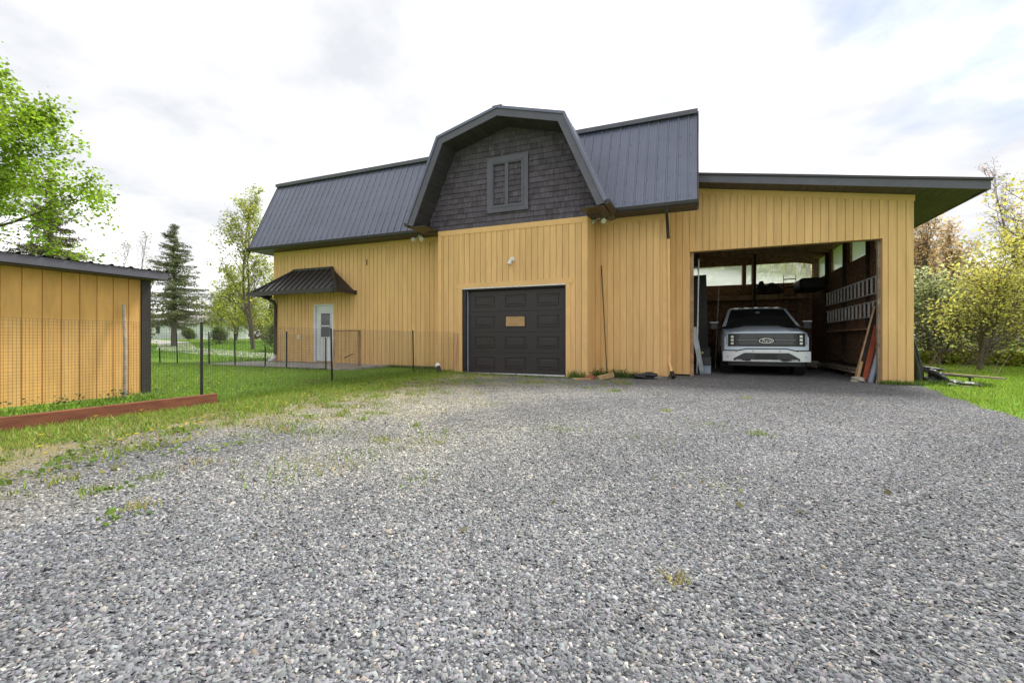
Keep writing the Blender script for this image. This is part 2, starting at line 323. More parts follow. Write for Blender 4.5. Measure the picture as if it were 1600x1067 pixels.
# ------------------------------------------------------------------ barn
barn = thing('barn', 'large yellow barn with dark gambrel metal roof, garage door and open carport', 'barn', (-4.3, 12, 0))
GY, MY, CY = 10.2, 11.0, 12.0          # front planes: garage bay, main wall, carport
GX0, GX1 = -6.26, -2.336
MX0, MX1 = -13.15, -0.65
CX1 = 4.21
SP = 0.1524
def siding(parent, plane, along, a0, a1, zb, zt, holes=(), sp=SP, start=0.0, face=-1, m='siding', th=0.02, gap=0.013):
    """individual boards on a wall. along='x': wall faces -Y at y=plane; along='y': wall faces +X at x=plane"""
    edges = [a0]; p = a0 + start
    while p < a1 - 0.02:
        if p > a0 + 0.02: edges.append(p)
        p += sp
    edges.append(a1)
    for q0, q1 in zip(edges[:-1], edges[1:]):
        p0, p1 = q0 + gap/2, q1 - gap/2
        cuts = sorted(set([p0, p1] + [h[i] for h in holes for i in (0, 1) if p0 < h[i] < p1]))
        for c0, c1 in zip(cuts[:-1], cuts[1:]):
            if c1 - c0 < 0.01: continue
            mid = (c0 + c1)/2; spans = [(zb(mid), None)]
            hs = sorted([h for h in holes if h[0] <= mid <= h[1]], key=lambda h: h[2])
            pieces = []; lo0, lo1 = zb(c0), zb(c1); top0, top1 = zt(c0), zt(c1)
            for h in hs:
                if h[2] > max(lo0, lo1) + 0.01: pieces.append((lo0, lo1, h[2], h[2]))
                lo0 = lo1 = h[3]
            if min(top0, top1) > max(lo0, lo1) + 0.01: pieces.append((lo0, lo1, top0, top1))
            for b0, b1, t0, t1 in pieces:
                mb = MB()
                if along == 'x':
                    y0, y1 = plane - th, plane
                    mb.quadbox([(c0, y0, b0), (c1, y0, b1), (c1, y1, b1), (c0, y1, b0)], [(c0, y0, t0), (c1, y0, t1), (c1, y1, t1), (c0, y1, t0)])
                else:
                    x0, x1 = plane, plane + th
                    mb.quadbox([(x1, c0, b0), (x1, c1, b1), (x0, c1, b1), (x0, c0, b0)], [(x1, c0, t0), (x1, c1, t1), (x0, c1, t1), (x0, c0, t0)])
                mb.build('board', m, parent)
C_ = lambda k: (lambda x: k)
SOF = 3.82
# main wall left
DX0, DX1, DZ0, DZ1 = -11.4, -10.58, 0.2, 2.03
w = MB().box(MX0, DX0, MY, MY+0.12, 0.2, SOF).box(DX1, GX0, MY, MY+0.12, 0.2, SOF).box(DX0, DX1, MY, MY+0.12, DZ1, SOF).build('wall', 'siding', barn)
siding(w, MY, 'x', MX0, GX0, lambda x: 0.2 - 0.06*(x+13.15)/6.9, C_(3.70), holes=[(DX0, DX1, DZ0, DZ1)])
MB().box(MX0-0.01, GX0-0.003, MY-0.028, MY-0.002, 3.68, SOF-0.002).build('frieze_board', 'trim', w)
MB().box(MX0-0.02, MX0+0.09, MY-0.03, MY-0.0, 0.19, 3.678).build('corner_board', 'trim', w)
MB().box(MX0, GX0-0.005, MY-0.004, MY+0.1, -0.2, 0.195).build('foundation', 'concrete', barn)
# main wall right
w = MB().box(GX1, MX1, MY, MY+0.12, 0.05, SOF).build('wall', 'siding', barn)
siding(w, MY, 'x', GX1+0.02, MX1-0.09, C_(0.075), C_(3.70), start=0.14)
MB().box(GX1+0.016, MX1+0.0, MY-0.026, MY-0.002, 3.70, SOF-0.002).build('frieze_board', 'trim', w)
MB().box(MX1-0.092, MX1+0.016, MY-0.03, MY-0.0, 0.06, 3.698).build('corner_board', 'trim', w)
MB().box(GX1+0.02, MX1, MY+0.004, MY+0.1, -0.3, 0.07).build('foundation', 'concrete', barn)
# right end of the main block, returning to the carport and running back as its left inner wall
w = MB().box(MX1-0.12, MX1-0.001, MY+0.12, 20.6, 0.03, 5.2).build('wall', 'osb', barn)
siding(w, MX1, 'y', MY+0.01, CY-0.015, C_(0.06), C_(4.5))
MB().box(MX0, MX0+0.12, MY+0.12, 19.5, 0.1, 3.9).build('wall', 'siding', barn)
MB().box(MX0, MX1-0.13, 19.5, 19.62, 0.1, 3.9).build('wall', 'siding', barn)
# garage bay
GZ0, GZ1 = 0.07, 3.72
gdx0, gdx1, gdz1 = -5.568, -2.833, 2.18
w = MB().box(GX0, gdx0, GY, GY+0.12, 0, GZ1).box(gdx1, GX1, GY, GY+0.12, 0, GZ1).box(gdx0, gdx1, GY, GY+0.12, gdz1, GZ1).build('wall', 'siding', barn)
siding(w, GY, 'x', GX0+0.095, GX1-0.125, C_(GZ0), C_(3.59), holes=[(gdx0-0.02, gdx1+0.02, -1, gdz1+0.02)], start=0.05)
MB().box(GX0-0.012, GX1+0.012, GY-0.032, GY-0.002, 3.59, GZ1).build('frieze_board', 'trim', w)
MB().box(GX0-0.012, GX0+0.09, GY-0.03, GY-0.001, 0.02, 3.588).build('corner_board', 'trim', w)
MB().box(GX1-0.12, GX1+0.012, GY-0.03, GY-0.001, 0.04, 3.588).build('corner_board', 'trim', w)
MB().box(gdx0-0.15, gdx1+0.17, GY-0.036, GY-0.003, gdz1+0.03, gdz1+0.15).build('door_header_board', 'trim', w)
MB().box(gdx0-0.09, gdx0-0.0, GY-0.034, GY-0.003, 0.02, gdz1+0.028).build('door_side_board', 'trim', w)
MB().box(gdx1+0.0, gdx1+0.105, GY-0.034, GY-0.003, 0.02, gdz1+0.028).build('door_side_board', 'trim', w)
MB().box(GX0+0.01, gdx0-0.09, GY-0.006, GY+0.1, -0.2, 0.065).box(gdx1+0.11, GX1-0.01, GY-0.006, GY+0.1, -0.2, 0.065).build('foundation', 'concrete', barn)
w = MB().box(GX1-0.12, GX1-0.001, GY+0.122, MY+0.0, 0.03, GZ1+0.05).build('wall', 'siding', barn)
siding(w, GX1, 'y', GY+0.005, MY-0.005, C_(0.08), C_(GZ1+0.05), start=0.1)
w = MB().box(GX0+0.001, GX0+0.12, GY+0.122, MY+0.0, 0.03, GZ1+0.05).build('wall', 'siding', barn)
# garage door: four sections with raised panels
gd = MB().box(gdx0+0.0, gdx1-0.0, GY+0.15, GY+0.19, 0.04, gdz1).build('garage_door', 'doorbrown', barn)
MB().box(gdx0+0.001, gdx0+0.10, GY-0.0, GY+0.145, 0.005, gdz1-0.001).build('jamb', 'black', gd)
MB().box(gdx1-0.03, gdx1-0.001, GY+0.0, GY+0.145, 0.005, gdz1-0.001).build('jamb', 'black', gd)
MB().box(gdx0+0.10, gdx1-0.03, GY+0.0, GY+0.145, gdz1-0.03, gdz1-0.002).build('head_jamb', 'black', gd)
MB().box(gdx0+0.005, gdx1-0.005, GY-0.045, GY-0.001, gdz1+0.004, gdz1+0.027).build('drip_flashing', 'alu', gd)
MB().box(gdx0+0.105, gdx0+0.125, GY+0.06, GY+0.11, 0.02, gdz1-0.04).build('weather_strip', 'bluegrey', gd)
MB().box(gdx0+0.12, gdx1-0.03, GY+0.07, GY+0.15, 0.012, 0.068).build('bottom_seal', 'alu', gd)
pz0, sech = 0.07, (gdz1 - 0.06 - 0.07)/4
px0, px1 = gdx0+0.128, gdx1-0.034
for r in range(4):
    z0 = pz0 + r*sech; sec = MB().box(px0, px1, GY+0.105, GY+0.149, z0+0.003, z0+sech-0.003).build('door_section', 'doorbrown', gd)
    for cidx in range(3):
        cw = (px1-px0)/3; xc = px0 + cw*(cidx+0.5) + (cidx-1)*-0.02; hw = 0.25; za_, zb_ = z0+0.14, z0+sech-0.13
        yb = GY+0.105; mb = MB()
        win = (r == 2 and cidx == 1)
        # frame groove then raised field
        fr = 0.026
        for (u0, u1, v0, v1) in ((xc-hw-fr, xc+hw+fr, zb_, zb_+fr), (xc-hw-fr, xc+hw+fr, za_-fr, za_), (xc-hw-fr, xc-hw, za_, zb_), (xc+hw, xc+hw+fr, za_, zb_)):
            mb.quadbox([(u0, yb-0.001, v0), (u1, yb-0.001, v0), (u1, yb-0.001, v1), (u0, yb-0.001, v1)], [(u0+.006, yb-0.014, v0+.006), (u1-.006, yb-0.014, v0+.006), (u1-.006, yb-0.014, v1-.006), (u0+.006, yb-0.014, v1-.006)])
        if not win: mb.quadbox([(xc-hw+.03, yb-0.001, za_+.03), (xc+hw-.03, yb-0.001, za_+.03), (xc+hw-.03, yb-0.001, zb_-.03), (xc-hw+.03, yb-0.001, zb_-.03)], [(xc-hw+.045, yb-0.010, za_+.045), (xc+hw-.045, yb-0.010, za_+.045), (xc+hw-.045, yb-0.010, zb_-.045), (xc-hw+.045, yb-0.010, zb_-.045)])
        mb.build('window_frame' if win else 'raised_panel', 'doorbrown', gd)
        if win:
            o = MB().box(xc-hw+0.002, xc+hw-0.002, yb-0.006, yb-0.002, za_+0.002, zb_-0.002).build('window_pane', 'drab', gd); o['label'] = 'plain tan window pane in the brown garage door'  # pane has the tan colour over its whole face
struct(MB().box(gdx0-0.02, gdx1+0.02, GY-0.22, GY+0.3, -0.1, 0.011).build('door_sill', 'concrete'))
# side door
door = MB().box(DX0+0.06, DX1-0.06, MY+0.03, MY+0.075, DZ0+0.02, DZ1-0.05).build('door', 'white', barn)
MB().box(DX0, DX0+0.055, MY-0.03, MY+0.09, DZ0, DZ1).box(DX1-0.055, DX1, MY-0.03, MY+0.09, DZ0, DZ1).box(DX0+0.055, DX1-0.055, MY-0.03, MY+0.09, DZ1-0.045, DZ1).build('door_frame', 'white', door)
MB().box(DX0-0.1, DX0-0.004, MY-0.03, MY-0.002, DZ0, DZ1+0.11).box(DX1+0.004, DX1+0.1, MY-0.03, MY-0.002, DZ0, DZ1+0.11).box(DX0-0.004, DX1+0.004, MY-0.03, MY-0.002, DZ1+0.004, DZ1+0.11).build('door_casing', 'trim', door)
wx0, wx1 = -11.13, -10.76
for z0, z1 in ((1.36, 1.74), (0.99, 1.32)):
    MB().box(wx0, wx1, MY+0.018, MY+0.028, z0, z1).build('window_pane', 'glass', door)
MB().box(wx0-0.03, wx1+0.03, MY+0.012, MY+0.029, 1.322, 1.358).box(wx0-0.03, wx0-0.001, MY+0.012, MY+0.029, 0.96, 1.77).box(wx1+0.001, wx1+0.03, MY+0.012, MY+0.029, 0.96, 1.77).box(wx0, wx1, MY+0.012, MY+0.029, 1.742, 1.77).box(wx0, wx1, MY+0.012, MY+0.029, 0.96, 0.988).build('window_frame', 'white', door)
MB().tube([(DX1-0.11, MY+0.03, 1.0), (DX1-0.11, MY-0.03, 1.0), (DX1-0.17, MY-0.035, 1.0)], 0.012).build('door_handle', 'alu', door)
# carport front wall
OX0, OX1, OZ = -0.18, 3.67, 3.075
ct = lambda x: 4.80 - 0.159*x          # carport roof top surface height at x
cu = lambda x: ct(x) - 0.19            # underside
w = MB().quadbox([(MX1, CY, 0.05), (OX0, CY, 0.05), (OX0, CY+0.1, 0.05), (MX1, CY+0.1, 0.05)], [(MX1, CY, cu(MX1)), (OX0, CY, cu(OX0)), (OX0, CY+0.1, cu(OX0)), (MX1, CY+0.1, cu(MX1))])
w.quadbox([(OX0, CY, OZ), (OX1, CY, OZ), (OX1, CY+0.1, OZ), (OX0, CY+0.1, OZ)], [(OX0, CY, cu(OX0)), (OX1, CY, cu(OX1)), (OX1, CY+0.1, cu(OX1)), (OX0, CY+0.1, cu(OX0))])
w.quadbox([(OX1, CY, -0.05), (CX1, CY, -0.05), (CX1, CY+0.1, -0.05), (OX1, CY+0.1, -0.05)], [(OX1, CY, cu(OX1)), (CX1, CY, cu(CX1)), (CX1, CY+0.1, cu(CX1)), (OX1, CY+0.1, cu(OX1))])
w = w.build('wall', 'siding', barn)
siding(w, CY, 'x', MX1+0.02, CX1-0.005, lambda x: 0.05 if x < 1 else -0.06, lambda x: cu(x)-0.12, holes=[(OX0, OX1, -1, OZ)], start=0.13)
MB().quadbox([(MX1+.01, CY-.03, cu(MX1)-.125), (CX1+.01, CY-.03, cu(CX1)-.125), (CX1+.01, CY-.002, cu(CX1)-.125), (MX1+.01, CY-.002, cu(MX1)-.125)], [(MX1+.01, CY-.03, cu(MX1)), (CX1+.01, CY-.03, cu(CX1)), (CX1+.01, CY-.002, cu(CX1)), (MX1+.01, CY-.002, cu(MX1))]).build('frieze_board', 'trim', w)
MB().box(OX1-0.045, OX1+0.05, CY+0.102, CY+0.2, -0.05, OZ).build('opening_post', 'oldwood', w)
MB().box(OX0+0.001, OX0+0.09, CY+0.102, CY+0.2, 0.0, OZ).build('opening_post', 'lumber', w)
MB().box(OX0, OX1, CY+0.102, CY+0.2, OZ, OZ+0.25).build('lintel', 'lumber', w)
# carport right wall with windows, seen from inside
RW = 4.1; WZ0, WZ1 = 3.15, 3.88
wins = [(13.3, 13.89), (14.585, 15.88), (16.61, 17.86), (18.67, 19.75)]
w = MB().box(RW, RW+0.1, CY+0.1, 20.6, -0.08, WZ0).box(RW, RW+0.1, CY+0.1, 20.6, WZ1, 4.12)
yy = CY+0.1
for a, b in wins: w.box(RW, RW+0.1, yy, a, WZ0, WZ1); yy = b
w.box(RW, RW+0.1, yy, 20.6, WZ0, WZ1); w = w.build('wall', 'osb', barn)
def corr_panel(p0, p1, z0, z1, along, at, parent, n=60):
    P = []
    for i in range(n+1):
        a = p0 + (p1-p0)*i/n; d = 0.012*math.sin(a*2*math.pi/0.076)
        P.append([(a, at+d, z0), (a, at+d, z1)] if along == 'x' else [(at+d, a, z0), (at+d, a, z1)])
    return MB().grid(P).build('window_pane', 'corr', parent, smooth=True)
for a, b in wins: corr_panel(a, b, WZ0-0.02, WZ1+0.02, 'y', RW+0.06, w, 50)
for y in (12.9, 14.24, 16.25, 18.26):
    MB().box(RW-0.09, RW-0.001, y-0.02, y+0.02, 0, 4.05).build('stud', 'darkwood', w)
MB().box(RW-0.1, RW-0.002, CY+0.2, 20.5, 3.90, 4.06).build('top_plate', 'lumber', w)
# exterior of the right wall
siding(w, RW+0.1, 'y', CY+0.1, 20.6, C_(-0.06), C_(WZ0-0.05), sp=0.6096, m='siding')
# carport back wall
BY = 20.6; BZ0, BZ1 = 3.15, 3.94
bw = [(-0.5, 1.68), (1.83, 2.03), (2.15, 4.07)]
w = MB().box(MX1, RW+0.1, BY, BY+0.1, -0.08, BZ0).quadbox([(MX1, BY, BZ1), (RW+.1, BY, BZ1), (RW+.1, BY+.1, BZ1), (MX1, BY+.1, BZ1)], [(MX1, BY, cu(MX1)-.02), (RW+.1, BY, cu(RW)-.02), (RW+.1, BY+.1, cu(RW)-.02), (MX1, BY+.1, cu(MX1)-.02)])
xx = MX1
for a, b in bw: w.box(xx, a, BY, BY+0.1, BZ0, BZ1); xx = b
w = w.build('wall', 'osb', barn)
for a, b in bw: corr_panel(a, b, BZ0-0.02, BZ1+0.02, 'x', BY+0.06, w, 60)
for x in (1.755, 2.09): MB().box(x-0.06, x+0.06, BY-0.12, BY-0.002, 0, 4.3).build('stud', 'lumber', w)
MB().box(-0.5, 3.9, BY-1.0, BY-0.01, 2.50, 2.60).build('shelf', 'lumber', w)
MB().box(-0.5, 3.9, BY-1.04, BY-1.0, 2.44, 2.62).build('shelf_edge', 'lumber', w)
MB().box(1.98, 2.07, BY-1.13, BY-1.045, 0, 4.2).build('shelf_post', 'darkwood', w)
# carport roof
rf = MB().quadbox([(-0.75, 11.5, cu(-0.75)+.02), (5.15, 11.5, cu(5.15)+.02), (5.15, 21.1, cu(5.15)+.02), (-0.75, 21.1, cu(-0.75)+.02)], [(-0.75, 11.5, ct(-0.75)), (5.15, 11.5, ct(5.15)), (5.15, 21.1, ct(5.15)), (-0.75, 21.1, ct(-0.75))]).build('roof', 'metal', barn)
MB().quadbox([(-0.6, 11.46, cu(-0.6)-.005), (5.19, 11.46, cu(5.19)-.005), (5.19, 11.499, cu(5.19)-.005), (-0.6, 11.499, cu(-0.6)-.005)], [(-0.6, 11.46, ct(-0.6)-.03), (5.19, 11.46, ct(5.19)-.03), (5.19, 11.499, ct(5.19)-.03), (-0.6, 11.499, ct(-0.6)-.03)]).build('fascia_board', 'fascia', rf)
MB().quadbox([(-0.62, 11.43, ct(-0.62)-.028), (5.21, 11.43, ct(5.21)-.028), (5.21, 11.52, ct(5.21)-.028), (-0.62, 11.52, ct(-0.62)-.028)], [(-0.62, 11.43, ct(-0.62)+.02), (5.21, 11.43, ct(5.21)+.02), (5.21, 11.52, ct(5.21)+.02), (-0.62, 11.52, ct(-0.62)+.02)]).build('edge_trim', 'metal_dark', rf)
MB().box(5.151, 5.19, 11.5, 21.1, cu(5.19)-.005, ct(5.19)-.02).build('fascia_board', 'fascia', rf)
nsl = 34                                   # front soffit strips and long side soffit strips
for i in range(nsl):
    x0 = -0.6 + i*(5.72/nsl); x1 = x0 + 5.72/nsl - 0.008
    MB().quadbox([(x0, 11.502, cu(x0)+.0), (x1, 11.502, cu(x1)+.0), (x1, CY-.032, cu(x1)), (x0, CY-.032, cu(x0))], [(x0, 11.502, cu(x0)+.016), (x1, 11.502, cu(x1)+.016), (x1, CY-.032, cu(x1)+.016), (x0, CY-.032, cu(x0)+.016)]).build('soffit_strip', 'soffit', rf)
for i in range(9):
    x0 = 4.22 + i*0.103; x1 = x0 + 0.096
    MB().quadbox([(x0, CY-.03, cu(x0)), (x1, CY-.03, cu(x1)), (x1, 21.0, cu(x1)), (x0, 21.0, cu(x0))], [(x0, CY-.03, cu(x0)+.016), (x1, CY-.03, cu(x1)+.016), (x1, 21.0, cu(x1)+.016), (x0, 21.0, cu(x0)+.016)]).build('soffit_strip', 'soffit', rf)
for y in np.arange(12.5, 20.5, 0.61):
    MB().quadbox([(-0.64, y, cu(-.64)-.14), (RW, y, cu(RW)-.14), (RW, y+.04, cu(RW)-.14), (-0.64, y+.04, cu(-.64)-.14)], [(-0.64, y, cu(-.64)+.018), (RW, y, cu(RW)+.018), (RW, y+.04, cu(RW)+.018), (-0.64, y+.04, cu(-.64)+.018)]).build('rafter', 'lumber', rf)
# ---- main gambrel roof
RX0, RX1 = -13.73, -0.005
EY, EZ, TY, TZ = 10.5, 3.90, 11.63, 6.32
def ribbed(origin, U, V, width, length, parent, name='roof_panel', m='metal', pitch=0.2286):
    """ribbed metal panel: U across (width), V down the slope"""
    O, U, V = Vector(origin), Vector(U).normalized(), Vector(V).normalized(); N = U.cross(V)
    if N.z < 0: N = -N
    prof = []; k = 0; a = 0.0
    prof.append((0.0, 0.0))
    while a < width - 0.02:
        for da, h in ((0.022, 0), (0.034, 0.02), (0.058, 0.02), (0.070, 0), (0.118, 0), (0.124, .005), (0.134, .005), (0.140, 0), (0.172, 0), (0.178, .005), (0.188, .005), (0.194, 0)):
            if a + da < width: prof.append((a+da, h))
        a += pitch
    prof.append((width, 0.0))
    P = [[O + U*u + N*h, O + U*u + N*h + V*length] for u, h in prof]
    return MB().grid(P).build(name, m, parent)
roof = MB().quadbox([(RX0+.01, EY+.03, EZ-.02), (RX1-.01, EY+.03, EZ-.02), (RX1-.01, TY+.05, TZ-.06), (RX0+.01, TY+.05, TZ-.06)], [(RX0+.01, EY+.02, EZ-.01), (RX1-.01, EY+.02, EZ-.01), (RX1-.01, TY+.03, TZ-.02), (RX0+.01, TY+.03, TZ-.02)]).build('roof', 'metal', barn)
Vd = Vector((0, EY-TY, EZ-TZ)); Ls = Vd.length
x = RX0
while x < RX1 - 0.01:
    wd = min(0.9144, RX1 - x); ribbed((x, TY, TZ), (1, 0, 0), Vd, wd, Ls + 0.02, roof); x += 0.9144
scr = MB(); Vn = Vd.normalized(); Nn = Vector((0, -Vn.z, Vn.y)) * -1
if Nn.z < 0: Nn = -Nn
x = RX0 + .09
while x < RX1 - .02:
    for k in range(5):
        p = Vector((x + R.uniform(-.01, .01), TY, TZ)) + Vn*(.12 + k*.60 + R.uniform(-.02, .02)) + Nn*.004
        a = Vector((.008, 0, 0)); b = Vn*.008; scr.quadbox([p-a-b, p+a-b, p+a+b, p-a+b], [q + Nn*.006 for q in (p-a-b, p+a-b, p+a+b, p-a+b)])
    x += .2286
scr.build('screws', 'black', roof)['kind'] = 'stuff'
MB().quadbox([(RX0, TY-.06, TZ-.05), (RX1, TY-.06, TZ-.05), (RX1, 15.3, 7.35), (RX0, 15.3, 7.35)], [(RX0, TY-.09, TZ+.03), (RX1, TY-.09, TZ+.03), (RX1, 15.3, 7.43), (RX0, 15.3, 7.43)]).build('upper_slope', 'metal', roof)
MB().box(RX0-.01, RX1+.01, TY-.115, TY-.092, TZ-.06, TZ+.045).build('edge_trim', 'fascia', roof)
MB().quadbox([(RX0, 15.301, 7.35), (RX1, 15.301, 7.35), (RX1, 19.0, TZ-.05), (RX0, 19.0, TZ-.05)], [(RX0, 15.301, 7.43), (RX1, 15.301, 7.43), (RX1, 19.0, TZ+.03), (RX0, 19.0, TZ+.03)]).build('upper_slope', 'metal', roof)
MB().quadbox([(RX0, 19.0, TZ-.05), (RX1, 19.0, TZ-.05), (RX1, 20.1, EZ), (RX0, 20.1, EZ)], [(RX0, 19.05, TZ+.03), (RX1, 19.05, TZ+.03), (RX1, 20.16, EZ), (RX0, 20.16, EZ)]).build('rear_slope', 'metal', roof)
gab = [(MY, 3.8), (TY+.1, TZ-.1), (15.3, 7.3), (18.95, TZ-.1), (19.6, 3.8)]
for xg in (MX0, MX1-0.12): MB().prism([(xg, a, b) for a, b in gab], (0.119, 0, 0)).build('gable_wall', 'fascia', barn)
rk = [(EY, EZ), (TY, TZ), (15.3, 7.4), (19.0, TZ), (20.1, EZ)]
for xr in (RX0-0.03, RX1):
    for (a, b), (c, d) in zip(rk[:-1], rk[1:]):
        MB().quadbox([(xr, a, b-.2), (xr+.03, a, b-.2), (xr+.03, c, d-.2), (xr, c, d-.2)], [(xr, a, b+.03), (xr+.03, a, b+.03), (xr+.03, c, d+.03), (xr, c, d+.03)]).build('rake_trim', 'metal_dark', roof)
R_GUT = []
for x0, x1 in ((RX0-0.03, GX0-0.56), (-1.78, RX1+0.02)):
    MB().prism([(x0, EY+.012, 3.80), (x0, EY-.06, 3.80), (x0, EY-.09, 3.84), (x0, EY-.10, 3.905), (x0, EY+.012, 3.905)], (x1-x0, 0, 0)).build('gutter', 'metal_dark', roof)
for x0, x1 in ((RX0+0.0, GX0-0.01), (GX1+0.01, RX1)):
    MB().box(x0, x1, EY+0.013, MY-0.001, SOF, SOF+0.02).build('soffit', 'soffit', roof)
MB().box(RX0, MX0-0.021, MY, 19.6, SOF, SOF+0.02).build('soffit', 'soffit', roof)
# ---- garage bay gambrel dormer
XC = -4.298
top = [(-2.505, 3.83), (-1.607, 5.86), (0, 6.30), (1.607, 5.86), (2.505, 3.83)]
def offset(pl, d):
    out = []
    for i, p in enumerate(pl):
        ns = []
        for j in (i-1, i):
            if 0 <= j < len(pl)-1:
                a, b = pl[j], pl[j+1]; L = math.hypot(b[0]-a[0], b[1]-a[1]); ns.append(((b[1]-a[1])/L, -(b[0]-a[0])/L))
        nx = sum(n[0] for n in ns)/len(ns); nz = sum(n[1] for n in ns)/len(ns); k = 1/(nx*nx+nz*nz)
        out.append((p[0]+nx*d*k, p[1]+nz*d*k))
    return out
inn = offset(top, 0.20); inn[0] = (inn[0][0], 3.75); inn[-1] = (inn[-1][0], 3.75)
und = offset(top, 0.165)
FY = 9.56
dr = MB()
for i in range(4):
    (a, b), (c, d) = top[i], top[i+1]; (e, f_), (h, k) = und[i], und[i+1]
    yb = 14.2 if i in (1, 2) else 12.0
    dr.quadbox([(XC+e, FY+.01, f_), (XC+h, FY+.01, k), (XC+h, yb, k), (XC+e, yb, f_)], [(XC+a*.995, FY+.01, b-.03), (XC+c*.995, FY+.01, d-.03), (XC+c*.995, yb, d-.03), (XC+a*.995, yb, b-.03)])
dr = dr.build('roof', 'metal', barn)
for i in range(4):
    (a, b), (c, d) = top[i], top[i+1]; (e, f_), (h, k) = inn[i], inn[i+1]
    MB().quadbox([(XC+e, FY-.03, f_), (XC+h, FY-.03, k), (XC+h, FY+.005, k), (XC+e, FY+.005, f_)], [(XC+a, FY-.03, b-.035), (XC+c, FY-.03, d-.035), (XC+c, FY+.005, d-.035), (XC+a, FY+.005, b-.035)]).build('fascia_board', 'fascia', dr)
    o2 = offset(top, -0.02); (a2, b2), (c2, d2) = o2[i], o2[i+1]; o3 = offset(top, 0.04); (a3, b3), (c3, d3) = o3[i], o3[i+1]
    MB().quadbox([(XC+a3, FY-.055, b3), (XC+c3, FY-.055, d3), (XC+c3, FY+.09, d3), (XC+a3, FY+.09, b3)], [(XC+a2, FY-.055, b2), (XC+c2, FY-.055, d2), (XC+c2, FY+.09, d2), (XC+a2, FY+.09, b2)]).build('edge_trim', 'metal', dr)
    yb = 14.2 if i in (1, 2) else 12.0; y = FY + 0.0
    hi, lo = ((c, d), (a, b)) if i < 2 else ((a, b), (c, d))
    V3 = Vector((lo[0]-hi[0], 0, lo[1]-hi[1]))
    while y < yb - 0.05:
        ribbed((XC+hi[0], y, hi[1]-.005), (0, 1, 0), V3, min(.9144, yb-y), V3.length, dr); y += .9144
    # soffit planks under the overhang
    so = offset(top, 0.175); (a4, b4), (c4, d4) = so[i], so[i+1]; L = math.hypot(c4-a4, d4-b4); nP = max(4, int(L/0.125))
    tx, tz = (c4-a4)/L, (d4-b4)/L; nx, nz = tz, -tx
    for q in range(nP):
        s0, s1 = L*q/nP + .003, L*(q+1)/nP - .003
        P0, P1 = (XC+a4+tx*s0, b4+tz*s0), (XC+a4+tx*s1, b4+tz*s1)
        MB().quadbox([(P0[0], FY+.006, P0[1]), (P1[0], FY+.006, P1[1]), (P1[0], GY-.012, P1[1]), (P0[0], GY-.012, P0[1])], [(P0[0]+nx*.012, FY+.006, P0[1]+nz*.012), (P1[0]+nx*.012, FY+.006, P1[1]+nz*.012), (P1[0]+nx*.012, GY-.012, P1[1]+nz*.012), (P0[0]+nx*.012, GY-.012, P0[1]+nz*.012)]).build('soffit_plank', 'soffit', dr)
MB().box(XC-.12, XC+.12, FY-.04, 14, 6.285, 6.33).build('ridge_cap', 'metal', dr)
for s in (-1, 1):
    xo = XC + s*2.505
    MB().prism([(xo-s*.02, FY-.03, 3.76), (xo+s*.05, FY-.03, 3.76), (xo+s*.085, FY-.03, 3.80), (xo+s*.09, FY-.03, 3.86), (xo-s*.02, FY-.03, 3.86)], (0, 0.9, 0)).build('gutter', 'metal_dark', dr)
    xi = XC + s*1.975
    MB().box(min(xo-s*.03, xi), max(xo-s*.03, xi), FY+.006, EY+.0, 3.735, 3.75).build('tail_soffit', 'metal_dark', dr)
# gable wall, shingles and blind window
gp = [(XC+p[0]*1.0, p[1]) for p in offset(top, 0.12)]
gw = MB().prism([(gp[0][0]+.12, GY+.0, 3.722)] + [(a, GY+.0, b) for a, b in gp[1:4]] + [(gp[4][0]-.12, GY+.0, 3.722)], (0, 0.12, 0)).build('gable_wall', 'shingle', barn)
lim = offset(top, 0.13)
def zlim(x): return np.interp(x-XC, [p[0] for p in lim], [p[1] for p in lim], left=0, right=0)
fx0, fx1, fz0, fz1 = -4.839, -3.751, 4.03, 5.39
sh = []
z = 3.722; row = 0
while z < 6.15:
    x = XC - 2.45 + R.uniform(0, .1)
    while x < XC + 2.45:
        wd = R.choice((0.085, 0.10, 0.12, 0.14, 0.16, 0.19)) + R.uniform(-.008, .008); x1 = x + wd
        zt_ = min(z + 0.158, zlim(x)+.05, zlim(x1)+.05)
        inside = (x > fx0+.02 and x1 < fx1-.02 and z > fz0+.02 and z+.13 < fz1-.02)
        if zt_ > z + 0.04: sh.append((x+.002, x1-.002, z + R.uniform(-.002, .002), zt_, inside))
        x = x1
    z += 0.134; row += 1
sh.sort(key=lambda s: -(s[1]-s[0])*(s[3]-s[2])*(1.0 + 0.08*(s[0]-XC)))
restm = MB()
for i, (x0, x1, z0, z1, ins) in enumerate(sh):
    mb = MB() if i < 290 else restm; t = R.uniform(.028, .036); y = GY - 0.001
    mb.quadbox([(x0, y-t, z0), (x1, y-t, z0), (x1, y, z0), (x0, y, z0)], [(x0, y-.007, z1), (x1, y-.007, z1), (x1, y, z1), (x0, y, z1)])
    if i < 290: mb.build('shingle', 'shingle', gw)
restm.build('shingles', 'shingle', gw)['kind'] = 'stuff'
ff = MB()
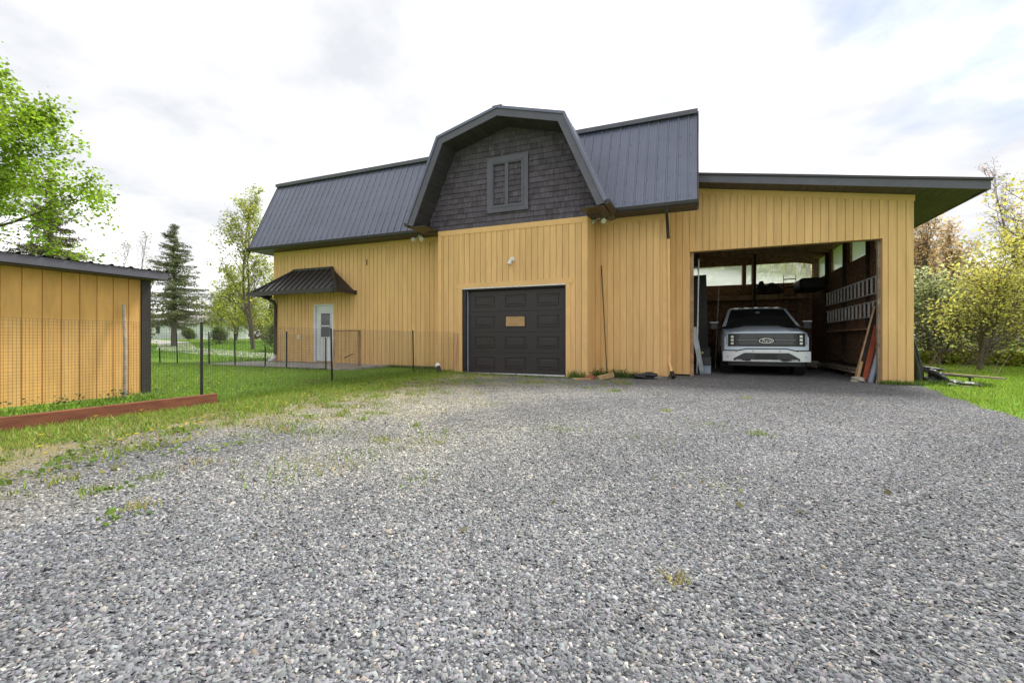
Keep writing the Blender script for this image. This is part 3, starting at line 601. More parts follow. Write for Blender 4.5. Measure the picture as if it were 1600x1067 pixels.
def ring(mb, x0, x1, z0, z1, wd, y0, y1):
    mb.quadbox([(x0, y0, z0), (x1, y0, z0), (x1, y1, z0), (x0, y1, z0)], [(x0+wd, y0, z0+wd), (x1-wd, y0, z0+wd), (x1-wd, y1, z0+wd), (x0+wd, y1, z0+wd)])
    mb.quadbox([(x0+wd, y0, z1-wd), (x1-wd, y0, z1-wd), (x1-wd, y1, z1-wd), (x0+wd, y1, z1-wd)], [(x0, y0, z1), (x1, y0, z1), (x1, y1, z1), (x0, y1, z1)])
    for s in (0, 1):
        a, b = (x0, x0+wd) if s == 0 else (x1-wd, x1)
        ia, ib = (0, wd) if s == 0 else (wd, 0)
        mb.quadbox([(a, y0, z0+ia+.002), (b, y0, z0+ib+.002), (b, y1, z0+ib+.002), (a, y1, z0+ia+.002)], [(a, y0, z1-ia-.002), (b, y0, z1-ib-.002), (b, y1, z1-ib-.002), (a, y1, z1-ia-.002)])
ring(ff, fx0, fx1, fz0, fz1, 0.175, GY-.075, GY-.004)
wf = ff.build('window_frame', 'fascia', barn)
MB().box(-4.36, -4.27, GY-.066, GY-.004, fz0+.176, fz1-.176).build('mullion', 'fascia', wf)
ff = MB(); ring(ff, fx0+.115, fx1-.115, fz0+.115, fz1-.115, 0.03, GY-.085, GY-.076); ff.build('inner_trim', 'fascia', wf)
# ---- awning over the side door
AX0, AX1, AY, AZ, AT = -13.2, -9.73, 10.16, 2.39, 3.15
rA, rB = -12.23, -10.62
aw = MB(); E1, E2, E3, E4 = (AX0, AY, AZ), (AX1, AY, AZ), (AX1, MY-.03, AZ), (AX0, MY-.03, AZ); T1, T2 = (rA, MY-.035, AT), (rB, MY-.035, AT)
o = len(aw.v); aw.v += [E1, E2, E3, E4, T1, T2]; aw.f += [(0, 1, 5, 4), (1, 2, 5), (3, 0, 4), (3, 2, 1, 0), (2, 3, 4, 5)]
aw = aw.build('awning', 'metal_dark', barn)
def lerp(a, b, t): return tuple(a[i] + (b[i]-a[i])*t for i in range(3))
nr = 15
for i in range(nr+1):
    xe = AX0 + (AX1-AX0)*i/nr; t = 1.0
    bot = (xe, AY, AZ)
    # the seam runs square to the eave and stops at the hip
    if xe < rA: t = (xe-AX0)/(rA-AX0)
    elif xe > rB: t = (AX1-xe)/(AX1-rB)
    if t < .06: continue
    tp = (xe, AY+(MY-.035-AY)*t, AZ+(AT-AZ)*t)
    MB().beam((bot[0], bot[1], bot[2]+.015), (tp[0], tp[1]-.003, tp[2]+.015), .022, .03).build('seam', 'metal_dark', aw)
for i in range(1, 5):
    ye = AY + (MY-.03-AY)*i/5; t = (ye-AY)/(MY-.035-AY); tp = (AX1-(AX1-rB)*t, ye, AZ+(AT-AZ)*t)
    MB().beam((AX1, ye, AZ+.012), (tp[0]+.01, tp[1], tp[2]+.012), .022, .025).build('seam', 'metal_dark', aw)
for a, b in ((E1, T1), (E2, T2)): MB().beam((a[0], a[1], a[2]+.02), (b[0], b[1]-.01, b[2]+.02), .09, .03).build('hip_cap', 'metal_dark', aw)
MB().box(rA-.03, rB+.03, MY-.08, MY-.032, AT-.03, AT+.05).build('ridge_flashing', 'metal_dark', aw)
MB().box(AX0-.03, AX1+.03, AY-.09, AY-.001, AZ-.1, AZ+.02).box(AX1+.001, AX1+.08, AY-.09, MY-.03, AZ-.1, AZ+.019).box(AX0-.08, AX0-.031, AY-.09, MY-.03, AZ-.1, AZ+.019).build('gutter', 'metal_dark', aw)
MB().tube([(-11.1, 10.5, AZ-.02), (-11.1, 10.5, AZ-.06)], .09, 16).build('ceiling_light', 'lamp', aw)
MB().tube([(MX0+.1, AY+.2, AZ-.06), (MX0+.1, MY-.12, AZ-.22), (MX0+.1, MY-.07, AZ-.35), (MX0+.1, MY-.07, .42)], .045, 10).build('downspout', 'metal_dark', barn)
o = MB().tube([(MX0+.1, MY-.07, .42), (MX0+.1, MY-.07, .33), (MX0+.04, MY-.16, .24), (MX0-.02, MY-.22, .2)], .055, 10).build('downspout_elbow', 'white', barn)
# right downspout
MB().tube([(-0.63, EY-.03, 3.82), (-0.63, EY+.0, 3.72), (-0.63, MY-.14, 3.42), (-0.62, MY-.06, 3.22)], .036, 10).build('downspout', 'metal_dark', barn)
MB().tube([(-0.62, MY-.06, 3.22), (-0.60, MY-.045, .35), (-0.56, MY-.12, .22), (-0.54, MY-.2, .16)], .034, 10).build('downspout', 'trim', barn)
MB().tube([(-0.54, MY-.19, .165), (-0.50, MY-.3, .06)], .05, 10).build('drain_boot', 'black', barn)
# lamps and small fittings on the walls
def flood(x, y, z, two=True):
    e = MB().tube([(x, y, z+.09), (x, y, z+.05)], .06, 12).build('flood_light', 'white', barn)
    for s in ((-1, 1) if two else (1,)):
        d = Vector((s*.6, -.7, -.45)).normalized(); p = Vector((x+s*.04, y-.03, z+.03)); q = p + d*.08
        MB().tube([p, q, q+d*.03, q+d*.11], [.018, .02, .05, .065], 12).build('lamp_head', 'lamp', e)
flood(-2.18, 10.72, 3.73); flood(-7.2, 10.72, 3.73)
e = MB().tube([(-4.175, GY-.015, 2.86), (-4.175, GY-.05, 2.86)], .055, 14).build('flood_light', 'white', barn)
MB().tube([(-4.175, GY-.05, 2.86), (-4.18, GY-.09, 2.84), (-4.2, GY-.11, 2.80), (-4.215, GY-.14, 2.72)], [.02, .03, .045, .055], 12).build('lamp_head', 'lamp', e)
MB().box(-12.08, -11.99, MY-.05, MY-.015, .92, 1.06).build('outlet_box', 'white', barn)
MB().tube([(-9.27, MY-.016, 3.33), (-9.27, MY-.05, 3.30), (-9.25, MY-.05, 3.24), (-9.28, MY-.03, 3.16)], .012, 6).build('hook', 'black', barn)
MB().tube([(-7.9, MY-.015, 1.05), (-7.9, MY-.06, 1.05)], .018, 8).build('hose_tap', 'white', barn)

# ------------------------------------------------------------------ shed on the left
SX, SY1 = -7.67, 4.21
shed = thing('shed', 'small yellow coop shed with dark metal roof edge at the left', 'shed', (-9, 2.5, 0))
w = MB().prism([(-10.4, -1.6, .02), (SX, -1.6, .02), (SX, -1.6, 1.78), (-10.4, -1.6, 1.5)], (0, SY1-.05+1.6, 0)).build('wall', 'shed_siding', shed)
siding(w, SX, 'y', -1.6, SY1-.11, C_(0.03), C_(1.83), sp=0.187, start=0.125, m='shed_siding', th=.014)
MB().box(SX-.02, SX+.03, SY1-.10, SY1+.02, 0.0, 1.83).build('corner_post', 'metal_dark', shed)
rf = MB().quadbox([(-7.40, -1.9, 1.82), (-7.40, 4.29, 1.82), (-10.7, 4.29, 1.50), (-10.7, -1.9, 1.50)], [(-7.40, -1.9, 1.895), (-7.40, 4.29, 1.895), (-10.7, 4.29, 1.575), (-10.7, -1.9, 1.575)]).build('roof', 'metal_dark', shed)
MB().box(-7.40, -7.37, -1.93, 4.31, 1.80, 1.905).build('fascia_board', 'fascia', rf)
MB().box(-7.66, -7.405, -1.6, 4.2, 1.785, 1.80).build('soffit', 'soffit', rf)
y = -1.93
while y < 4.28:
    ribbed((-7.355, y, 1.912), (0, 1, 0), (-3.345, 0, -.325), min(.9144, 4.32-y), 3.37, rf, m='metal_dark'); y += .9144
pl = MB().tube([(-7.56, 3.84, 1.40), (-7.45, 3.80, .8), (-7.36, 3.75, .05)], [.022, .024, .026], 8).build('wooden_pole', 'oldwood'); tag(pl, 'weathered grey pole leaning against the yellow shed wall', 'pole')

# ------------------------------------------------------------------ landscape timber and fences
tb = MB().box(-5.77, -5.70, -1.5, 3.92, -0.02, .212).build('landscape_timber', 'redwood', bevel=.006); tag(tb, 'long red-brown timber board edging the shed yard', 'timber')
def mesh_wire(name, pts, z0f, z1f, parent, sx=.028, sz=.03, r=.0009):
    """welded wire mesh along a polyline; wires are thin square bars"""
    mb = MB()
    L = [0]
    for a, b in zip(pts[:-1], pts[1:]): L.append(L[-1] + math.hypot(b[0]-a[0], b[1]-a[1]))
    def at(s):
        x = float(np.interp(s, L, [p[0] for p in pts])); y = float(np.interp(s, L, [p[1] for p in pts])); return x, y
    n = int(L[-1]/sx)
    for i in range(n+1):
        x, y = at(L[-1]*i/n); j = .004*math.sin(i*1.7); mb.beam((x+j, y, z0f(x, y)), (x+j*2, y, z1f(x, y)), 2*r, 2*r, (1, 0, 0))
    m = int((z1f(*pts[0])-z0f(*pts[0]))/sz); st = max(2, int(L[-1]/.5))
    for k in range(m+1):
        for i in range(st):
            a = at(L[-1]*i/st); b = at(L[-1]*(i+1)/st); f = k/m
            mb.beam((*a, z0f(*a)*(1-f)+z1f(*a)*f + .006*math.sin(i+k)), (*b, z0f(*b)*(1-f)+z1f(*b)*f + .006*math.sin(i+1+k)), 2*r, 2*r)
    return mb.build(name, 'wire', parent)
def tpost(p, h, parent, lean=(0, 0), r=.019):
    x, y = p; z = g(x, y)
    return MB().beam((x, y, z-.05), (x+lean[0], y+lean[1], z+h), .010, .028).beam((x, y-.012, z-.05), (x+lean[0], y+lean[1]-.012, z+h), .028, .006).build('post', 'post', parent)
nf = thing('wire_fence', 'wire mesh fence on dark steel posts along the driveway edge and timber', 'fence', (-6.0, 6, 0))
npts = [(-5.74, -1.5), (-5.75, 3.75), (-6.32, 6.53), (-6.57, 9.5), (-5.72, 10.1)]
mesh_wire('wire_mesh', npts, lambda x, y: g(x, y) + (.21 if y < 3.9 else .02), lambda x, y: g(x, y)+1.03, nf)
for p, h, l in (((-5.80, 1.0), 1.08, (0, 0)), ((-5.79, 3.78), 1.05, (0, 0)), ((-6.32, 6.53), 1.04, (-.03, 0)), ((-6.57, 9.5), 1.06, (-.02, 0))): tpost(p, h, nf, l)
MB().beam((-5.67, 10.02, .0), (-5.70, 10.12, 1.06), .045, .03).build('wooden_stake', 'lumber', nf)
ff_ = thing('wire_fence', 'far wire mesh fence on dark posts between lawn and concrete patio', 'fence', (-12, 9, 0))
fpts = [(-22.5, 8.9), (-15.6, 9.0), (-12.2, 8.92), (-8.8, 8.9)]
mesh_wire('wire_mesh', fpts, lambda x, y: g(x, y)+.02, lambda x, y: g(x, y)+.93, ff_, .05, .05, .0014)
for x, h, le in ((-20.5, .9, 0), (-18.3, .95, .03), (-15.6, .5, .03), (-14.75, .95, .05), (-13.3, .98, .02), (-12.2, .98, .02), (-11.0, .6, 0), (-10.2, 1.0, 0), (-8.83, .85, 0)):
    tpost((x, 8.9), h, ff_, (-le, 0))
MB().beam((-22.5, 8.88, g(-13)+.03), (-8.8, 8.88, g(-8.8)+.03), .02, .05).build('bottom_rail', 'black', ff_)
gt = thing('garden_gate', 'brown wood framed mesh gate beside the white side door', 'gate', (-8.7, 9.5, .1))
for a, b in (((-8.7, 9.05, .12), (-8.7, 9.05, 1.15)), ((-8.66, 9.95, .12), (-8.66, 9.95, 1.17)), ((-8.7, 9.08, 1.13), (-8.66, 9.92, 1.15)), ((-8.7, 9.08, .16), (-8.66, 9.92, .16))):
    MB().beam(a, b, .045, .04).build('frame_rail', 'lumber', gt)
mesh_wire('wire_mesh', [(-8.69, 9.08), (-8.66, 9.93)], lambda x, y: .17, lambda x, y: 1.12, gt, .03, .03, .001)
MB().tube([(-8.69, 9.4, .42), (-8.68, 9.65, .50), (-8.68, 9.72, .52)], .01, 6).build('latch_rod', 'black', gt)

# ------------------------------------------------------------------ pickup truck
TX, TYF, TZ0 = 1.60, 13.0, -0.03
tr = thing('pickup_truck', 'pale blue pickup truck with dark light-bar grille parked nose-out in the carport', 'truck', (TX, TYF+2.9, TZ0))
def yf(x): return .17*abs(x)**3
def wp(x, y, z): return (TX + x, TYF + y, TZ0 + z)
def arch(t, c, r=.50):
    d = abs(t - c); return math.sqrt(max(0, r*r - d*d)) + .38 if d < r else 0
def low_section(t):
    hw = 1.0 if t > .35 else .925 + .075*math.sin(t/.35*math.pi/2)
    zb = max(.40, arch(t, .97), arch(t, 4.66))
    if t < 1.3: zt, zc, sh_ = 1.10 + .13*(t/1.3), 1.155 + .185*(t/1.3)**.8, 1.02 + .11*(t/1.3)
    elif t < 3.95: zt, zc, sh_ = 1.26, 1.30, 1.15
    else: zt, zc, sh_ = 1.32, 1.33, 1.20
    pts = [(-hw*.93, zb), (-hw, max(zb, .55)+.001), (-hw*1.005, max(zb, .80)+.002), (-hw*.985, sh_), (-hw*.93, zt), (-hw*.80, zt+.02), (-.42*hw, zc-.006), (0, zc)]
    pts = pts + [(-a, b) for a, b in reversed(pts[:-1])]
    return pts
ts = sorted([.0, .05, .15, .3] + list(np.linspace(.45, 1.5, 13)) + [1.9, 2.5, 3.1, 3.7, 3.94, 3.96] + list(np.linspace(4.12, 5.2, 13)) + [5.5, 5.86])
P = []
for t in ts: P.append([wp(x, t + yf(x)*max(0, 1-t/1.2), z + 0.0) for x, z in low_section(t)])
body = MB().grid(P)
body.f.append(tuple(range(15))[::-1]); body.f.append(tuple(len(body.v)-15+i for i in range(15)))
body = body.build('body', 'truckpaint', tr, smooth=True)
bpy.context.view_layer.objects.active = body
body.data.polygons[len(body.data.polygons)-2].use_smooth = False
ms = body.modifiers.new('es', 'EDGE_SPLIT'); ms.split_angle = math.radians(38)
# hood shut line, cowl and ridges
MB().grid([[wp(x, .05 + yf(x)*.95 + .0, 1.128 + .03*(1-abs(x)/.9)) for x in np.linspace(-.86, .86, 17)], [wp(x, .075 + yf(x)*.95, 1.134 + .03*(1-abs(x)/.9)) for x in np.linspace(-.86, .86, 17)]]).build('hood_gap', 'black', body)
# greenhouse
cabs = [(1.18, .88, 1.29, 1.30), (2.08, .745, 1.27, 1.845), (2.30, .735, 1.27, 1.89), (3.0, .735, 1.27, 1.90), (3.55, .73, 1.27, 1.875), (3.93, .80, 1.27, 1.30)]
def cab_sec(t, hw, zb, zt): return [wp(-.95, t, zb), wp(-hw, t, max(zb+.01, zt-.05)), wp(-hw*.86, t, zt-.004), wp(0, t, zt+.012), wp(hw*.86, t, zt-.004), wp(hw, t, max(zb+.01, zt-.05)), wp(.95, t, zb)]
cab = MB().grid([cab_sec(*c) for c in cabs]).build('cab', 'truckpaint', tr, smooth=True)
cm = cab.modifiers.new('es', 'EDGE_SPLIT'); cm.split_angle = math.radians(40)
def wsp(u, v, o=.014):   # windshield point: u -1..1, v 0 (cowl)..1 (roof)
    t = 1.14 + (2.04-1.14)*v; hw = (.865 + (.675-.865)*v); return wp(u*hw, t - .045 + .06*u*u*(1-v*.5) - o, 1.305 + (1.835-1.305)*v + .012*(1-u*u))
MB().grid([[wsp(u, v) for u in np.linspace(-1, 1, 13)] for v in np.linspace(0.02, .97, 7)]).build('windshield', 'glass', cab, smooth=True)
MB().grid([[wsp(u, v, .02) for u in np.linspace(-1.04, 1.04, 13)] for v in (-.06, .035)]).build('cowl', 'black', cab)
for s in (-1, 1):
    MB().grid([[wsp(s*1.0, v, .019), wsp(s*1.10, v, -.03)] for v in np.linspace(0, 1.0, 6)]).build('pillar', 'truckpaint', cab, smooth=True)
    MB().tube([wsp(s*.15 + .35*s, .03, .035), wsp(s*.05, .06, .035)], .01, 6).build('wiper', 'black', cab)
    MB().grid([[wp(s*(.955+.012-.0) , 1.55, 1.32), wp(s*.965, 3.0, 1.32), wp(s*.965, 3.8, 1.33)], [wp(s*(.80), 2.12, 1.80), wp(s*.775, 3.0, 1.83), wp(s*.78, 3.5, 1.81)]]).build('side_window', 'glass', cab)
MB().box(TX-.06, TX+.06, TYF+1.72, TYF+1.75, TZ0+1.68, TZ0+1.74).build('rear_view_mirror', 'grille', cab)
for s_ in (-.52, -.26, 0, .26, .52): MB().box(TX+s_-.055, TX+s_+.055, TYF+2.12, TYF+2.2, TZ0+1.868-abs(s_)*.02, TZ0+1.90-abs(s_)*.02).build('roof_marker_lamp', 'lamp', cab, bevel=.006)
def cpanel(xa, xb, z0, z1, d0, d1, n=21):
    """front-face panel following the curved nose; z0,z1 numbers or functions of x; stands from depth d0 to d1 in front of the nose"""
    f0 = z0 if callable(z0) else (lambda x: z0); f1 = z1 if callable(z1) else (lambda x: z1)
    X = np.linspace(xa, xb, n)
    A = [[wp(x, yf(x)-d1, f0(x)) for x in X], [wp(x, yf(x)-d1, f1(x)) for x in X]]
    B = [[wp(x, yf(x)-d0, f1(x)) for x in X], [wp(x, yf(x)-d0, f0(x)) for x in X]]
    return MB().grid([A[0], A[1], B[0], B[1], A[0]])
fr = cpanel(-.945, .945, .66, lambda x: 1.135 - .15*max(0, (abs(x)-.70)/.245)**2.2, -.03, .025, 41).build('front_panel', 'truckpaint', tr)
gr = cpanel(-.865, .865, .762, 1.086, .0, .034).build('grille', 'grille', tr)
gl = cpanel(-.865, .865, 1.088, 1.102, .02, .04).build('light_bar', 'bluegrey', gr)
for s in (-1, 1): cpanel(min(s*.885, s*.905), max(s*.885, s*.905), .80, 1.10, .02, .038, 3).build('light_bar', 'bluegrey', gr)
cpanel(-.64, .64, .915, .935, .03, .044).build('grille_bar', 'grillelt', gr)
mb = MB()
for rz in (0.825, .855, .885, .965, .995, 1.025, 1.055):          # small raised diamonds of the grille
    for k in range(30):
        x = -.60 + k*.0405 + (.02 if int(rz*1000/30) % 2 else 0)
        if abs(x) < .2 and .88 < rz < .99: continue
        y = yf(x) - .0345; d = .0135
        a = [wp(x-d, y, rz), wp(x, y, rz-.011), wp(x+d, y, rz), wp(x, y, rz+.011)]
        mb.prism(a, (0, -.006, 0))
mb.build('grille_pattern', 'grillelt', gr)['kind'] = 'stuff'
for s in (-1, 1):
    hl = cpanel(min(s*.69, s*.855), max(s*.69, s*.855), .775, 1.08, .034, .042, 5).build('headlight', 'black', tr)
    for zl in (.84, .925, 1.01): cpanel(min(s*.735, s*.80), max(s*.735, s*.80), zl-.028, zl+.028, .042, .05, 4).build('lamp_lens', 'lamp', hl)
def ell(a, b, z, y0, y1, n=28): return MB().prism([wp(a*math.cos(2*math.pi*i/n), -y0, z + b*math.sin(2*math.pi*i/n)) for i in range(n)][::-1], (0, -(y1-y0), 0))
em = ell(.185, .083, .905, .03, .05).build('emblem', 'black', tr)
ell(.163, .066, .905, .05, .056).build('emblem_ring', 'chrome', em)
ell(.150, .055, .905, .056, .059).build('emblem_field', 'black', em)
fc = bpy.data.curves.new('txt', 'FONT'); fc.body = 'Ford'; fc.size = .11; fc.shear = .35; fc.extrude = .002; fc.align_x = 'CENTER'; fc.align_y = 'CENTER'
fo = bpy.data.objects.new('txt', fc); COL.objects.link(fo); dg = bpy.context.evaluated_depsgraph_get()
fm = bpy.data.meshes.new_from_object(fo.evaluated_get(dg)); bpy.data.objects.remove(fo)
fl = bpy.data.objects.new('emblem_lettering', fm); COL.objects.link(fl); fm.materials.clear(); fm.materials.append(M['lamp']); fl.parent = em
fl.location = Vector(wp(0, -.061, .905)) - Vector(em['_o']); fl.rotation_euler = (math.radians(90), 0, 0)
# bumper
nbp = lambda x: .685 - (.0 if abs(x) < .45 else min(1, (abs(x)-.45)/.18)*.045)
bp_ = cpanel(-.985, .985, .38, nbp, -.02, .075, 41).build('bumper', 'truckwhite', tr, bevel=.012)
cpanel(-.97, .97, lambda x: nbp(x)+.004, lambda x: nbp(x)+.03, .02, .03, 41).build('bumper_gap', 'black', bp_)
lowt = lambda x: .60 - max(0, abs(x)-.5)*.62
bi = cpanel(-.74, .74, .40, lowt, .074, .08, 31).build('lower_grille', 'grille', bp_)
for a, b in ((-.25, -.115), (-.105, .09), (.10, .235)): cpanel(a, b, .45, .56, .08, .083, 4).build('air_opening', 'black', bp_)
cpanel(-.42, .30, .405, .425, .08, .095, 8).build('skid_trim', 'alu', bp_)
for s in (-1, 1): cpanel(min(s*.55, s*.69), max(s*.55, s*.69), .41, .428, .08, .093, 4).build('skid_trim', 'alu', bp_)
for s in (-.42, .42): MB().prism([wp(s-.07, -.08+yf(s), .40), wp(s+.07, -.08+yf(s), .40), wp(s+.055, -.08+yf(s), .45), wp(s-.055, -.08+yf(s), .45)], (0, -.05, 0)).build('tow_hook', 'black', bp_)
for x, z in ((-.68, .63), (-.3, .645), (.3, .645), (.68, .63), (-.87, .5), (.87, .5)):
    MB().tube([wp(x, yf(x)-.07, z), wp(x, yf(x)-.08, z)], .013, 10).build('parking_sensor', 'grille', bp_)
cpanel(-.86, .86, .27, .378, -.06, .01).build('air_dam', 'black', bp_)
for s in (-1, 1):
    mr_ = MB().quadbox([wp(s*1.06, 1.38, 1.23), wp(s*1.26, 1.36, 1.23), wp(s*1.26, 1.50, 1.23), wp(s*1.06, 1.52, 1.23)], [wp(s*1.06, 1.40, 1.43), wp(s*1.245, 1.38, 1.42), wp(s*1.245, 1.49, 1.42), wp(s*1.06, 1.51, 1.43)]).build('wing_mirror', 'black', tr, bevel=.02)
    MB().box(min(TX+s*1.05, TX+s*1.265), max(TX+s*1.05, TX+s*1.265), TYF+1.375, TYF+1.53, TZ0+1.425, TZ0+1.445).build('mirror_cap', 'truckpaint', mr_)
    MB().beam(wp(s*.93, 1.5, 1.27), wp(s*1.08, 1.45, 1.29), .06, .07).build('mirror_arm', 'black', mr_)
    for ty in (.97, 4.66):
        c = []; rr = [(.0, .24), (.20, .24), (.235, .26), (.25, .30), (.36, .305), (.405, .28), (.415, .22), (.415, .06), (.405, .02), (.36, 0), (0, 0)]
        mb = MB(); n = 32
        Pg = [[wp(s*(.70+xx_), ty + r_*math.cos(2*math.pi*i/n), .405 + r_*math.sin(2*math.pi*i/n)) for i in range(n+1)] for r_, xx_ in rr]
        wh = mb.grid(Pg).build('wheel', 'rubber', tr, smooth=True)
        mb = MB()
        for i in range(44):
            a = 2*math.pi*i/44; p = lambda u, r_: wp(s*(.72+u), ty + r_*math.cos(a), .405 + r_*math.sin(a))
            mb.beam(p(.01, .418), p(.25, .418), .035, .012, (0, math.cos(a), math.sin(a)))
        mb.build('tread', 'rubber', wh)
        mb = MB()
        for i in range(6):
            a = 2*math.pi*i/6; mb.beam(wp(s*.955, ty, .405), wp(s*.945, ty+.22*math.cos(a), .405+.22*math.sin(a)), .05, .03, (s, 0, 0))
        mb.build('rim', 'alu', wh)

# ------------------------------------------------------------------ things in and around the carport
def ladder(name, label, a, b, w_dir, width, nr, grp, rail=.055, m='alu', rung=.03):
    a, b, wd = Vector(a), Vector(b), Vector(w_dir).normalized()*width
    e = thing(name, label, 'ladder', tuple(a), grp)
    for q in (0, 1): MB().beam(a + wd*q, b + wd*q, rail*.7, rail*.4, wd).build('rail', m, e)
    for i in range(nr):
        p = a + (b-a)*((i+.5)/nr); MB().beam(p, p+wd, rung, rung*1.1, b-a).build('rung', m, e)
    return e
ladder('extension_ladder', 'upper aluminium ladder hung on its side on the dark wall', (4.0, 13.3, 2.03), (4.0, 18.1, 2.03), (0, 0, 1), .41, 15, 'ladders on the carport wall', .06, rung=.034)
ladder('extension_ladder', 'lower aluminium ladder hung on its side beneath another', (4.0, 13.5, 1.47), (4.0, 18.0, 1.47), (0, 0, 1), .37, 14, 'ladders on the carport wall', .055, rung=.038)
ladder('step_ladder', 'thin upright ladder leaning on the rear shelf beside cargo box', (2.97, 19.2, .0), (2.97, 19.45, 3.3), (1, 0, 0), .39, 11, None, .045, 'darkwood')
o = MB().box(3.84, 4.08, 13.7, 17.2, 1.15, 1.19).build('wall_shelf', 'lumber'); tag(o, 'bare narrow plank shelf below the two hanging ladders', 'shelf')
# cargo box / rounded tub on the rear shelf
def rbox(x0, x1, y0, y1, z0, z1, r=.12, n=5):
    def ringp(x0, x1, z0, z1, y):
        out = []
        for cx, cz, a0 in ((x1-r, z1-r, 0), (x0+r, z1-r, 90), (x0+r, z0+r, 180), (x1-r, z0+r, 270)):
            for k in range(n+1):
                a = math.radians(a0 + 90*k/n); out.append((cx + r*math.cos(a), y, cz + r*math.sin(a)))
        return out
    mb = MB(); rs = [ringp(x0+.06, x1-.06, z0+.06, z1-.06, y0), ringp(x0, x1, z0, z1, y0+.08), ringp(x0, x1, z0, z1, y1-.08), ringp(x0+.06, x1-.06, z0+.06, z1-.06, y1)]
    for q in rs: q.append(q[0])
    mb.grid(rs); k = len(rs[0]); mb.f.append(tuple(range(k-1))[::-1]); o = 3*k; mb.f.append(tuple(o+i for i in range(k-1)))
    return mb
cb = rbox(3.27, 4.06, 18.2, 19.5, 2.62, 3.04).build('cargo_box', 'black', smooth=False); tag(cb, 'dark rounded cargo box high in the rear corner beside ladder', 'box')
def blob(name, label, cat, c, s, m, seed, parent=None, sub=3, amp=.25):
    import bmesh
    bm = bmesh.new(); bmesh.ops.create_icosphere(bm, subdivisions=sub, radius=1); rr = random.Random(seed)
    ph = [rr.uniform(0, 6.28) for _ in range(6)]
    for v in bm.verts:
        p = v.co; k = 1 + amp*(math.sin(p.x*3+ph[0])*math.sin(p.y*3.3+ph[1]) + .6*math.sin(p.z*5+ph[2]+p.x*4)) + amp*.4*math.sin(9*p.x+ph[3])*math.sin(8*p.y+ph[4])
        v.co = Vector((p.x*k*s[0], p.y*k*s[1], max(-.75, p.z*k)*s[2])); v.co += Vector((0, 0, .75*s[2]))
    me = bpy.data.meshes.new(name); bm.to_mesh(me); bm.free(); me.polygons.foreach_set('use_smooth', [True]*len(me.polygons)); me.materials.append(M[m])
    ob = bpy.data.objects.new(name, me); COL.objects.link(ob); ob.location = c
    if parent: ob.parent = parent
    else: tag(ob, label, cat)
    return ob
blob('stuffed_bag', 'black stuffed bag on the rear shelf beside the post', 'bag', (2.25, 19.9, 2.6), (.2, .25, .3), 'blacktarp', 3)
blob('stuffed_bag', 'larger brownish black bundle on the rear shelf below the window', 'bag', (2.68, 19.9, 2.6), (.33, .3, .27), 'darkwood', 5)
o = MB().box(-.06, .32, 15.0, 15.05, .02, 2.88).build('tall_board', 'black'); tag(o, 'tall black panel standing inside left of the truck', 'panel'); o.rotation_euler = (0, math.radians(-1.5), 0)
o = MB().tube([(-.02, 12.9, .02), (.03, 12.75, 3.0)], .018, 8).build('steel_pole', 'alu'); tag(o, 'slim grey pole standing upright at the left of carport opening', 'pole')
o = MB().tube([(.50, 15.2, .0), (.62, 15.6, 2.6)], .018, 6).build('wooden_pole', 'oldwood'); tag(o, 'thin brown stick leaning inside next to the tall black panel', 'pole')
# leaning wavy sheet at left jamb
P = []
for i in range(9):
    v = i/8; row_ = []
    for j in range(9):
        u = j/8; row_.append((-.17 + .30*(1-v)*.8 + u*(.10 + .04*v) - .10*v*0, 12.25 + .18*(1-v) + u*.25 + .02*math.sin(u*18), .01 + 1.22*v))
    P.append(row_)
o = MB().grid(P).build('metal_sheet', 'tarp', smooth=True); sm = o.modifiers.new('s', 'SOLIDIFY'); sm.thickness = .006; tag(o, 'rippled grey-white sheet leaning at the left of the carport opening', 'sheet')
o = MB().box(.0, .34, 13.4, 13.8, .02, .40).box(-.01, .35, 13.39, 13.81, .401, .43).build('storage_box', 'grille', bevel=.01); tag(o, 'dark plastic storage box on the ground left of the truck', 'box')
o = MB().box(.02, .32, 13.42, 13.75, .4305, .66).box(.0, .34, 13.40, 13.77, .661, .69).build('storage_box', 'post', bevel=.01); tag(o, 'dark green box stacked on top of another box left of truck', 'box')
o = MB().tube([(.12, 13.38, .55), (.12, 13.41, .55)], .03, 12).build('round_label', 'yellowst'); tag(o, 'small yellow round tag on the stacked dark green box', 'tag')
o = MB().box(.06, .32, 12.95, 13.2, .005, .19).box(.05, .33, 12.94, 13.21, .191, .21).build('small_tub', 'bluegrey', bevel=.01); tag(o, 'small blue grey lidded tub in front of dark boxes', 'tub')
# leaning pieces at the right jamb
def lean(name, label, cat, a, b, w_, t_, m, up=(0, 1, 0)):
    return tag(MB().beam(a, b, w_, t_, up).build(name, m, bevel=.003), label, cat)
lean('leaning_board', 'long dark brown board leaning at the right carport jamb', 'board', (3.36, 12.42, -.03), (3.80, 12.62, 1.75), .16, .035, 'darkwood')
lean('leaning_board', 'narrow tan wood strip along the edge of dark leaning board', 'board', (3.27, 12.36, -.03), (3.70, 12.55, 1.66), .03, .05, 'lumber')
lean('leaning_board', 'rust red board leaning at the right carport jamb', 'board', (3.44, 12.32, -.04), (3.70, 12.40, 1.22), .10, .03, 'rust')
lean('short_board', 'short pale tan board standing at foot of the leaning boards', 'board', (3.29, 12.27, -.03), (3.39, 12.31, .42), .06, .05, 'drab')
o = MB().tube([(3.53, 12.24, -.04), (3.72, 12.28, .72)], .055, 14).build('plastic_pipe', 'bluegrey'); tag(o, 'short fat blue grey pipe leaning at the right jamb', 'pipe')
o = MB().tube([(3.62, 12.17, -.04), (3.70, 12.22, .36)], .013, 8).build('yellow_stick', 'yellowst'); tag(o, 'thin yellow stick beside the blue grey pipe', 'stick')
